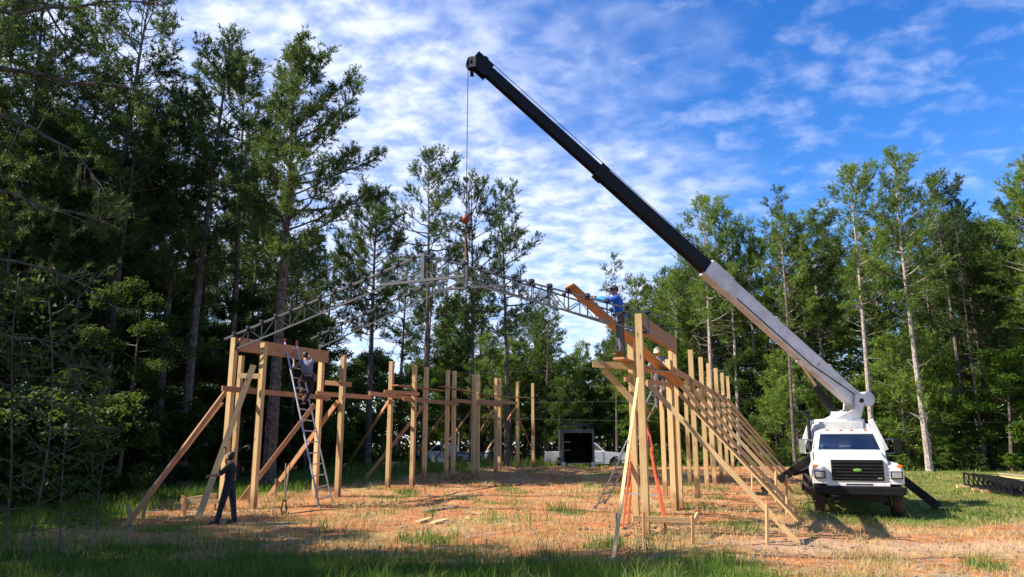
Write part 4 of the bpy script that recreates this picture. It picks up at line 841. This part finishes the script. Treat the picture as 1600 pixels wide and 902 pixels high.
def proj(p):
    q = Vector(p) - Vector((0, 0, CAM_H)); zc_ = q.y * CP + q.z * SP; return 800 + F_PX * q.x / zc_, 451 - F_PX * (-q.y * SP + q.z * CP) / zc_
def wld(p): return CR + rot_z(CRZ) @ Vector((p[0], p[1], p[2] * 1.07))
def at_u(u):
    lo, hi = 0., 1.
    for _ in range(40):
        m_ = (lo + hi) / 2
        if proj(wld(PV.lerp(TP, m_)))[0] > u: lo = m_
        else: hi = m_
    return lo
j1, j2 = at_u(1104), at_u(934); up_ = side.cross(bd_)
bo = cpart('boom_base_section', MB().bar(PV - bd_ * .25, PV.lerp(TP, j1), .40, .52), 'crane_white', bevel=.025)
cpart('boom_collar', MB().bar(PV.lerp(TP, j1 - .055), PV.lerp(TP, j1 + .001), .46, .57), 'crane_white', bo, bevel=.015)
b2_ = cpart('boom_middle_section', MB().bar(PV.lerp(TP, j1 - .1), PV.lerp(TP, j2), .34, .44), 'black', bevel=.02)
cpart('boom_collar', MB().bar(PV.lerp(TP, j2 - .018), PV.lerp(TP, j2 + .002), .39, .49), 'black', b2_, bevel=.01)
b3_ = cpart('boom_tip_section', MB().bar(PV.lerp(TP, j2 - .1), TP - bd_ * .1, .28, .35), 'black', bevel=.015)
hd = MB()
for s in (-1, 1): hd.bar(TP - bd_ * .55 + side * s * .15, TP + bd_ * .12 + side * s * .15, .03, .52)
hd.box(TP + bd_ * .0 - up_ * .14, (.3, .36, .34)); hd.tube([TP + bd_ * .03 - up_ * .16 - side * .1, TP + bd_ * .03 - up_ * .16 + side * .1], .22, 16); hd.tube([TP - bd_ * .2 + up_ * .2 - side * .1, TP - bd_ * .2 + up_ * .2 + side * .1], .14, 14)
hd.bar(TP + bd_ * .05 - up_ * .2, TP - bd_ * .22 - up_ * .50, .06, .12)
cpart('boom_head', hd, 'black', b3_)
for f_ in (j1 * .20, j1 * .56, j1 * .95):
    c_ = PV.lerp(TP, f_) + up_ * .30; cpart('cable_guide', MB().tube([c_ + (bd_ * math.cos(a) + up_ * math.sin(a)) * .09 for a in np.linspace(0, 6.28, 13)], .022, 5, False), 'crane_white', bo)
cpart('boom_decal', MB().bar(PV.lerp(TP, j1 * .27) + side * .206 * (1 if (rot_z(CRZ) @ side).y < 0 else -1), PV.lerp(TP, j1 * .275) + side * .206 * (1 if (rot_z(CRZ) @ side).y < 0 else -1), .004, .14), 'red', bo)
nside = side * (1 if (rot_z(CRZ) @ side).y < 0 else -1)
cpart('hydraulic_hose', MB().tube([PV + nside * .215 + up_ * .1, PV.lerp(TP, j1 * .3) + nside * .22 - up_ * .18, PV.lerp(TP, j1 * .8) + nside * .215 - up_ * .20], .016, 6), 'dark', bo)
la, lb_ = loc(P(1309, 655, wld(PV).y - .12)), PV.lerp(TP, at_u(1260)) - up_ * .33
cpart('lift_cylinder', MB().tube([la, la.lerp(lb_, .62)], .125, 14), 'black'); cpart('cylinder_rod', MB().tube([la.lerp(lb_, .55), lb_], .055, 10), 'chrome'); cpart('cylinder_lug', MB().bar(lb_ - bd_ * .30 + up_ * .06, lb_ + bd_ * .22 + up_ * .06, .24, .12), 'crane_white', bevel=.02)
ex = MB().tube([(-1.0, 3.4, 1.2), (-1.0, 3.4, 2.75)], .055, 10); ex.tube([(-1.0, 3.4, 2.75), (-1.02, 3.4, 2.86)], [.08, .13], 10); cpart('exhaust_stack', ex, 'dark')
S0 = TP + bd_ * .22 - up_ * .16
BALL = loc(P(731, 343, TPW.y)); BALL = Vector((S0.x, S0.y, BALL.z)); cpart('hoist_cable', MB().tube([S0, BALL], .013, 5), 'dark')
cpart('boom_cable', MB().tube([PV - bd_ * .2 + up_ * .34, TP - bd_ * .2 + up_ * .33], .012, 5), 'dark', b3_)
hb_ = cpart('hook_ball', MB().ball(BALL, .135, 18, 12), 'red', smooth=True); cpart('hook', MB().tube([BALL + Vector((0, 0, -.13)), BALL + Vector((0, 0, -.28)), BALL + Vector((.07, 0, -.36)), BALL + Vector((.02, 0, -.44)), BALL + Vector((-.06, 0, -.40))], [.045, .03, .028, .024, .012], 8), 'dark', hb_)
BW = wld(BALL); o = thing('lifting_sling', 'tan webbing sling hanging from the red hook ball to the second truss', 'sling', BW + Vector((0, 0, -.38)))
for s, m_ in ((-1, 'strap'), (1, 'dark')):
    MB().bar((0, 0, 0), (K2 - Vector(o.location)) + Vector((s * .05, 0, -.02)), .06, .02, (0, 1, 0)).build('strap', M[m_], o)
MB().tube([K2 - Vector(o.location) + Vector((.16 * math.cos(a), 0, .12 * math.sin(a) - .10)) for a in np.linspace(0, 6.28, 13)], .02, 5, False).build('choker_loop', M['dark'], o)

# ------------------------------------------------------------------ parked pickups, trailer, background gear
def pickup(name, label, x_, y_, rz, group=None):
    o = thing(name, label, 'pickup truck', (x_, y_, g(x_, y_)), rz, group)
    body = [(-2.9, .55), (-2.95, .75), (-2.9, 1.25), (-.75, 1.25), (-.72, 1.28), (1.05, 1.28), (1.35, 1.24), (2.55, 1.12), (2.85, 1.0), (2.9, .6), (2.6, .45), (2.35, .45), (2.28, .70), (2.05, .92), (1.75, .92), (1.50, .70), (1.44, .42), (-1.30, .42), (-1.36, .70), (-1.6, .92), (-1.95, .92), (-2.2, .70), (-2.26, .5)]
    MB().prism(body, -.93, .93).build('body', M['white'], o, bevel=.03)
    MB().prism([(-.72, 1.27), (-.60, 1.80), (-.45, 1.86), (.45, 1.86), (.62, 1.80), (1.20, 1.27)], -.78, .78).build('cab', M['white'], o, bevel=.03)
    for s in (-1, 1):
        for pr in ([(-.56, 1.33), (-.50, 1.74), (.0, 1.76), (.0, 1.33)], [(.08, 1.33), (.08, 1.76), (.50, 1.74), (.98, 1.33)]): MB().prism(pr, s * .775, s * .80).build('side_window', M['glass'], o)
        d = MB().prism([(-.02, .55), (-.02, 1.24), (1.0, 1.24), (1.05, .55)], s * .925, s * .945).build('door', M['white'], o); MB().box((.12, s * .96, 1.12), (.16, .03, .04)).build('handle', M['black'], d)
        for wx_ in (-1.78, 1.9):
            w_ = MB().tube([(wx_, s * .68, .38), (wx_, s * .94, .38)], .385, 20).build('wheel', M['rubber'], o); MB().tube([(wx_, s * .90, .38), (wx_, s * .95, .38)], .22, 14).build('rim', M['galv'], w_)
        MB().tube([(wx_ + .46 * math.cos(a), s * .935, .45 + .47 * math.sin(a)) for wx_ in (-1.78,) for a in np.linspace(.15, 2.99, 10)], .05, 5).build('wheel_arch', M['rubber'], o)
        MB().box((-2.93, s * .80, 1.02), (.05, .14, .36)).build('tail_lamp', M['red'], o); MB().box((2.86, s * .72, .93), (.08, .30, .16)).build('headlight', M['lamp'], o)
    MB().prism([(1.22, 1.29), (.66, 1.79), (.63, 1.79), (1.19, 1.29)], -.70, .70).build('windshield', M['glass'], o)
    MB().box((-2.98, 0, .58), (.10, 1.8, .18)).build('bumper', M['chrome'], o, bevel=.02); MB().box((2.93, 0, .55), (.10, 1.8, .20)).build('bumper', M['black'], o, bevel=.02)
    MB().box((-1.85, 0, 1.20), (2.0, 1.5, .12)).build('cargo_bed', M['dark'], o)
    return o
q = P(917, 720, 53.2); pickup('pickup_truck', 'white pickup parked side-on behind the open black trailer', q.x, 53.2, 0)
q = P(697, 700, 61.5); pickup('pickup_truck', 'white pickup half hidden behind the left post row', q.x, 61.5, R(160))
q = P(903.5, 720, 47.6); tx, ty = q.x, 47.6
o = thing('enclosed_trailer', 'black enclosed cargo trailer with open rear and roof rack', 'trailer', (tx, ty, g(tx, ty)))
w_, l_, z0, z1 = .97, 3.5, .42, 2.42
MB().box((-w_, l_ / 2, (z0 + z1) / 2), (.06, l_, z1 - z0)).build('side_wall', M['grey_trailer'], o); MB().box((w_, l_ / 2, (z0 + z1) / 2), (.06, l_, z1 - z0)).build('side_wall', M['grey_trailer'], o)
MB().box((0, l_, (z0 + z1) / 2), (1.88, .06, z1 - z0)).build('front_wall', M['inside'], o); MB().box((0, l_ / 2, z1 + .03), (2.0, l_ + .06, .06)).build('roof', M['grey_trailer'], o); MB().box((0, l_ / 2, z0), (1.88, l_, .08)).build('floor', M['inside'], o)
fr = MB(); [fr.box((s * .95, -.03, (z0 + z1) / 2), (.13, .08, z1 - z0 + .08)) for s in (-1, 1)]; fr.box((0, -.03, z1 - .07), (1.77, .08, .20)); fr.build('door_frame', M['grey_trailer'], o)
rk = MB(); rz_ = z1 + .40
for yy in (.05, 1.2, 2.4, 3.4):
    rk.bar((-.95, yy, rz_), (.95, yy, rz_), .05, .05); [rk.bar((s * .93, yy, z1), (s * .93, yy, rz_), .05, .05, (0, 1, 0)) for s in (-1, .35, 1)]
for s in (-1, 1): rk.bar((s * .93, .0, rz_ + .05), (s * .93, 3.5, rz_ + .05), .05, .05)
rk.build('roof_rack', M['steel'], o)
for z in (1.2, 1.7): MB().box((-.68, 1.0, z), (.44, 1.6, .05)).build('shelf', M['lumber_red'], o)
for s in (-1, 1):
    w2 = MB().tube([(s * 1.02, 2.0, .34), (s * 1.22, 2.0, .34)], .34, 18).build('wheel', M['rubber'], o); MB().box((s * 1.13, 2.0, .73), (.26, 1.0, .05)).build('fender', M['galv'], w2)
    MB().box((s * .93, -.10, .30), (.24, .10, .34)).build('tail_bracket', M['white'], o)
# flatbed with gear, seen in glimpses between the posts
q = P(758, 700, 57); o = thing('flatbed_trailer', 'low flatbed trailer loaded with a tank and chests behind the middle posts', 'trailer', (q.x, 57, g(q.x, 57)))
MB().box((0, 0, .62), (4.2, 1.9, .14)).build('deck', M['dark'], o)
for x_ in (-.55, .55): MB().tube([(x_, -.8, .34), (x_, -1.02, .34)], .34, 16).build('wheel', M['rubber'], o); MB().tube([(x_, .8, .34), (x_, 1.02, .34)], .34, 16).build('wheel', M['rubber'], o)
MB().ball((.25, 0, 1.05), .40, 14, 10, (.75, .8, 1.05)).build('tank', M['galv'], o, smooth=True); MB().box((-1.3, 0, .98), (.7, .9, .55)).build('tool_chest', M['crane_white'], o, bevel=.03); MB().box((1.5, 0, .95), (.5, .8, .5)).build('tool_chest', M['dark'], o, bevel=.03)
for x_ in (-2.05, -.7, .7, 2.05): MB().box((x_, -.93, .95), (.06, .06, .6)).build('stake_post', M['dark'], o)
MB().box((0, -.93, 1.2), (4.1, .05, .10)).build('side_rail', M['dark'], o)
q = GP(812, 731); o = thing('work_table', 'rough low wooden work table at the far end of the pad', 'table', (q.x, q.y + .6, g(q.x, q.y + .6)))
MB().box((0, 0, .62), (1.9, .7, .06)).build('top', M['lumber_red'], o)
for sx_ in (-.85, .85):
    for sy_ in (-.3, .3): MB().box((sx_, sy_, .29), (.09, .09, .60)).build('leg', M['lumber_red'], o)
MB().box((.3, -.05, .30), (.9, .4, .35)).build('crate', M['dark'], o)
# stacked black trusses on pale blocks at the right, and a pile of pale timber
fa, fb = GP(1508, 763), GP(1583, 778); dv = (fb - fa).normalized(); pv = Vector((-dv.y, dv.x, 0)).normalized()
for k_ in range(5):
    a = fa + pv * (.30 * k_) + dv * (.12 * (k_ % 3)); b_ = fb + pv * (.30 * k_) + dv * (.25 * (k_ % 2)); a.z = g(a.x, a.y) + .16; b_.z = g(b_.x, b_.y) + .10
    hgt = .44 - .02 * k_
    o = thing('spare_truss', ['nearest', 'second', 'third', 'fourth', 'rearmost'][k_] + ' black steel truss standing in the row on the right lawn', 'roof truss', a, group='spare trusses on the lawn'); L0 = Vector(o.location)
    for z, nm in ((0, 'bottom_chord'), (hgt, 'top_chord')): beam(nm, a + Vector((0, 0, z)), b_ + Vector((0, 0, z * .82)), .06, .07, M['black'], o)
    n_ = 9
    for i in range(n_ + 1):
        f_ = i / n_; p0 = a.lerp(b_, f_); p1 = p0 + Vector((0, 0, hgt * (1 - .18 * f_))); beam('web', p0, p1, .04, .04, M['black'], o, up=dv)
        if i < n_: p2 = a.lerp(b_, (i + 1) / n_); beam('web', p1, p2, .03, .03, M['black'], o)
for k_, f_ in enumerate((-.04, .32, .52)):
    c = fa.lerp(fb, f_); o = beam('timber_block', c - pv * .25 + Vector((0, 0, .06)), c + pv * 1.6 + Vector((0, 0, .06)), .12, .11, M['lumber']); props(o, ['pale block under the left end of the black trusses', 'pale block under the middle of the black trusses', 'pale block under the right half of the black trusses'][k_], 'timber block', 'blocks under the black trusses')
pa, pb = GP(1570, 756), GP(1640, 764)
for k_ in range(4):
    o = beam('timber', pa + Vector((0, .10 * k_, .10 + .11 * k_)), pb + Vector((0, .10 * k_, .10 + .11 * k_)), .14, .06, M['lumber_grey' if k_ % 2 else 'lumber']); props(o, ['lowest', 'second lowest', 'second highest', 'top'][k_] + ' timber of the low pile at the right edge', 'timber', 'timbers piled at the right edge')
# overhead wires
for k_, ((u0, v0), (u1, v1)) in enumerate([((790, 584), (1640, 545)), ((790, 632), (1640, 606)), ((790, 656), (1640, 661))]):
    a, b_ = P(u0, v0, 58), P(u1, v1, 40); a = a + (a - b_) * .3; b_ = b_ + (b_ - a) * .3
    o = MB().tube([a.lerp(b_, i / 16) - Vector((0, 0, .5 * 4 * (i / 16) * (1 - i / 16) - .42)) for i in range(17)], .007, 5).build('overhead_wire', M['steel']); props(o, ['highest', 'middle', 'lowest'][k_] + ' of the three thin wires crossing in front of the right wood', 'wire', 'overhead wires')

# ------------------------------------------------------------------ people
def remesh(o, vx, smooth=3):
    m_ = o.modifiers.new('remesh', 'REMESH'); m_.mode = 'VOXEL'; m_.voxel_size = vx; m_.use_smooth_shade = True
    s = o.modifiers.new('smooth', 'SMOOTH'); s.factor = .5; s.iterations = smooth
def cap(mb, a, b_, ra, rb):
    a, b_ = Vector(a), Vector(b_); mb.tube([a, a.lerp(b_, .33), a.lerp(b_, .66), b_], [ra, ra * .68 + rb * .32, ra * .3 + rb * .7, rb], 12); mb.ball(a, ra, 12, 8); mb.ball(b_, rb, 12, 8)
def hand(mb, w, d, n):
    w, d, n = Vector(w), Vector(d).normalized(), Vector(n).normalized(); s = d.cross(n).normalized(); n = s.cross(d)
    Mx = Matrix((s, d, n)).transposed(); mb.ball(w + d * .05, .05, 12, 8, (.85, 1.05, .42), Mx)
    for i, L_ in enumerate((.068, .078, .074, .058)):
        b0 = w + d * .088 + s * (.033 - i * .022); k1 = b0 + d * L_ * .55 + n * L_ * .15; k2 = k1 + d * L_ * .25 + n * L_ * .42; k3 = k2 - d * L_ * .05 + n * L_ * .36; mb.tube([b0, k1, k2, k3], [.0105, .010, .0095, .008], 7)
    t0 = w + d * .03 + s * .036; mb.tube([t0, t0 + d * .035 + s * .022 + n * .012, t0 + d * .06 + s * .018 + n * .04], [.013, .0115, .009], 7)
def person(label, at, J, face, shirt, legs, boot, sleeve=.45, cap_mat=None, lit_arm=None, belt=None, grip=((0, 0, -1), (0, 0, -1)), scale=1., ground_ref=None):
    o = thing('person', label, 'person', at); o.scale = (scale,) * 3; J = {k: Vector(v) for k, v in J.items()}; fd = Vector(face).normalized(); sd = fd.cross(Vector((0, 0, 1))).normalized(); hu = sd.cross(fd).normalized()
    H_ = J['head']; hm = Matrix((sd, fd, hu)).transposed(); b = MB()
    b.ball(H_, .1, 16, 12, (.78, .97, 1.16), hm); b.ball(H_ + fd * .035 - hu * .062, .062, 12, 8, (.86, .9, .85), hm); b.ball(H_ + fd * .100 - hu * .018, .018, 8, 6, (.8, 1, 1.3), hm); b.ball(H_ + fd * .082 - hu * .062, .020, 8, 6, (1.4, .7, .5), hm)
    for s in (-1, 1): b.ball(H_ + sd * (s * .078) - hu * .015 - fd * .01, .026, 8, 6, (.45, .8, 1.2), hm); b.ball(H_ + fd * .088 + sd * s * .033 + hu * .018, .012, 6, 5)
    cap(b, J['neck'], H_ - hu * .06 - fd * .015, .062, .055)
    sh = (J['shL'] + J['shR']) / 2; hp = (J['hipL'] + J['hipR']) / 2; ac = (J['shL'] - J['shR']).normalized(); bu = (sh - hp).normalized(); tm = Matrix((ac, ac.cross(bu), bu)).transposed()
    def torso(mb, e): mb.ball(hp + bu * .03, .15 + e, 14, 10, (1.10, .80, .85), tm); mb.ball(hp.lerp(sh, .42), .14 + e, 14, 10, (1.02, .74, 1.25), tm); mb.ball(hp.lerp(sh, .76), .165 + e, 14, 10, (1.10, .74, .95), tm); mb.ball(sh - bu * .01, .09 + e, 14, 10, (1.9, .85, .75), tm)
    torso(b, 0)
    for S_, gn in (('L', grip[0]), ('R', grip[1])):
        cap(b, J['sh' + S_], J['el' + S_], .056, .043); cap(b, J['el' + S_], J['wr' + S_], .042, .028); hand(b, J['wr' + S_], J['wr' + S_] - J['el' + S_], gn)
        cap(b, J['hip' + S_], J['kn' + S_], .088, .058); cap(b, J['kn' + S_], J['an' + S_], .056, .042)
    bo_ = b.build('body', M['skin'], o); remesh(bo_, .011, 2)
    c = MB(); torso(c, .024); b0 = hp + bu * .02
    for S_ in 'LR':
        e_ = J['sh' + S_]; k = J['el' + S_]; cap(c, e_, e_.lerp(k, min(1, sleeve * 2)), .072, .062)
        if sleeve > .5: cap(c, k, k.lerp(J['wr' + S_], min(1, (sleeve - .5) * 2)), .060, .044)
    c.ball(J['neck'] - bu * .02, .075, 12, 8, (1.15, 1, .6)); so_ = c.build('shirt', M[shirt], o); remesh(so_, .013, 4)
    if lit_arm:
        c = MB(); cap(c, J['elL'].lerp(J['wrL'], .05), J['elL'].lerp(J['wrL'], .9), .066, .05); remesh(c.build('sunlit_sleeve_patch', M[lit_arm], o), .013, 3)  # brighter shell paints the sun highlight on the left forearm
    c = MB(); c.ball(hp, .165, 14, 10, (1.12, .84, .80), tm)
    for S_ in 'LR': cap(c, J['hip' + S_], J['kn' + S_], .108, .078); cap(c, J['kn' + S_], J['an' + S_], .076, .066)
    remesh(c.build('trousers', M[legs], o), .014, 3)
    for S_ in 'LR':
        c = MB(); a_ = J['an' + S_]; td = Vector(J['toe' + S_]) - a_; td.z = 0; td = td.normalized(); fm = Matrix((td.cross(Vector((0, 0, 1))), td, Vector((0, 0, 1)))).transposed()
        cap(c, a_ + Vector((0, 0, .10)), a_, .06, .056); c.ball(a_ + td * .07 - Vector((0, 0, .035)), .06, 12, 8, (.82, 2.1, .72), fm); c.box(a_ + td * .06 - Vector((0, 0, .07)), (.09, .27, .03), fm); remesh(c.build('boot', M[boot], o), .012, 2)
    if cap_mat:
        c = MB(); c.ball(H_ + hu * .035 - fd * .008, .108, 16, 10, (.86, 1.02, .95), hm); c.bar(H_ + fd * .07 + hu * .052, H_ + fd * .19 + hu * .030, .15, .014, hu); c_ = c.build('cap', M[cap_mat], o); remesh(c_, .010, 2)
    c = MB(); c.ball(H_ + hu * (.02 if cap_mat else .034) - fd * .022, .106 if not cap_mat else .1, 14, 10, (.84, .95, 1.12 if not cap_mat else .9), hm); c.build('hair', M['hair'], o, smooth=True)
    if belt:
        c = MB(); c.tube([hp + bu * .10 + ac * (.185 * math.cos(a)) + tm.col[1] * (.145 * math.sin(a)) for a in np.linspace(0, 2 * math.pi, 17)], .026, 6, False); bt = c.build('tool_belt', M[belt], o)
        for s in (-1, 1): MB().box(hp + ac * (s * .20) - bu * .02, (.09, .15, .22), tm).build('pouch', M[belt], bt, bevel=.02)
    return o
# worker in blue on the bracket, facing left
at = P(969, 557, 17.35)
person('worker in blue shirt and dark cap standing on the scaffold plank, arms reaching left', at, dict(head=(-.10, .0, 1.57), neck=(-.04, 0, 1.42), shL=(-.06, -.17, 1.36), shR=(-.02, .17, 1.37), elL=(-.28, -.18, 1.28), elR=(-.26, .20, 1.40), wrL=(-.52, -.14, 1.36), wrR=(-.54, .12, 1.44), hipL=(.02, -.10, .90), hipR=(.03, .10, .90), knL=(-.03, -.11, .50), knR=(.06, .12, .50), anL=(.02, -.12, .10), anR=(.10, .12, .10), toeL=(-.2, -.14, .05), toeR=(-.1, .12, .05)), (-.96, -.25, -.05), 'cotton_blue', 'jeans', 'boot', .74, 'cap_dark', 'blue_lit', 'tee_black', scale=1.0)
# man on the ground holding the slanting board, facing left
at = GP(349, 819)
person('man in black shirt and jeans standing on the ground holding a slanting board', at, dict(head=(.02, .0, 1.60), neck=(.06, 0, 1.46), shL=(.05, .18, 1.40), shR=(.10, -.17, 1.40), elL=(-.12, .20, 1.50), elR=(-.10, -.22, 1.18), wrL=(-.14, .16, 1.72), wrR=(-.33, -.14, 1.16), hipL=(.08, .10, .92), hipR=(.08, -.10, .92), knL=(.16, .10, .50), knR=(-.03, -.12, .49), anL=(.24, .06, .09), anR=(-.12, -.10, .09), toeL=(.12, .0, .05), toeR=(-.3, -.14, .05)), (-.9, .1, .35), 'tee_black', 'navy', 'boot_dark', .42, None, None, None, scale=.95)
# climber on the left ladder, seen from behind
at = P(474, 632, hx.y - .45)
person('worker in grey shirt climbing the ladder at the left header, back to the camera', at, dict(head=(-.07, .16, 1.46), neck=(-.03, .08, 1.34), shL=(-.20, .10, 1.26), shR=(.16, .06, 1.27), elL=(-.42, .22, 1.14), elR=(.14, .30, 1.34), wrL=(-.46, .36, 1.34), wrR=(-.04, .44, 1.50), hipL=(.02, -.02, .80), hipR=(.22, -.02, .80), knL=(-.20, .24, .70), knR=(.14, .12, .42), anL=(-.10, .12, .36), anR=(.02, .0, .09), toeL=(-.16, .3, .3), toeR=(-.1, .2, .05)), (-.5, .85, -.1), 'tee_grey', 'navy', 'boot', .46, None, None, 'leather', scale=1.02)
# worker in the cap behind the right header
at = P(1034, 640, 21.75)
person('worker in pale cap and grey shirt bending behind the right header board', at, dict(head=(-.10, -.14, 1.66), neck=(-.02, -.04, 1.54), shL=(.16, -.02, 1.46), shR=(-.20, .0, 1.46), elL=(.10, -.26, 1.24), elR=(-.34, -.14, 1.22), wrL=(-.12, -.34, 1.14), wrR=(-.36, -.32, 1.12), hipL=(.10, .08, 1.0), hipR=(-.10, .08, 1.0), knL=(.10, -.02, .56), knR=(-.12, -.02, .56), anL=(.10, .06, .10), anR=(-.12, .06, .10), toeL=(.08, -.2, .05), toeR=(-.14, -.2, .05)), (-.35, -.8, -.45), 'tee_grey', 'jeans', 'boot', .42, 'cap_tan', None, 'leather')
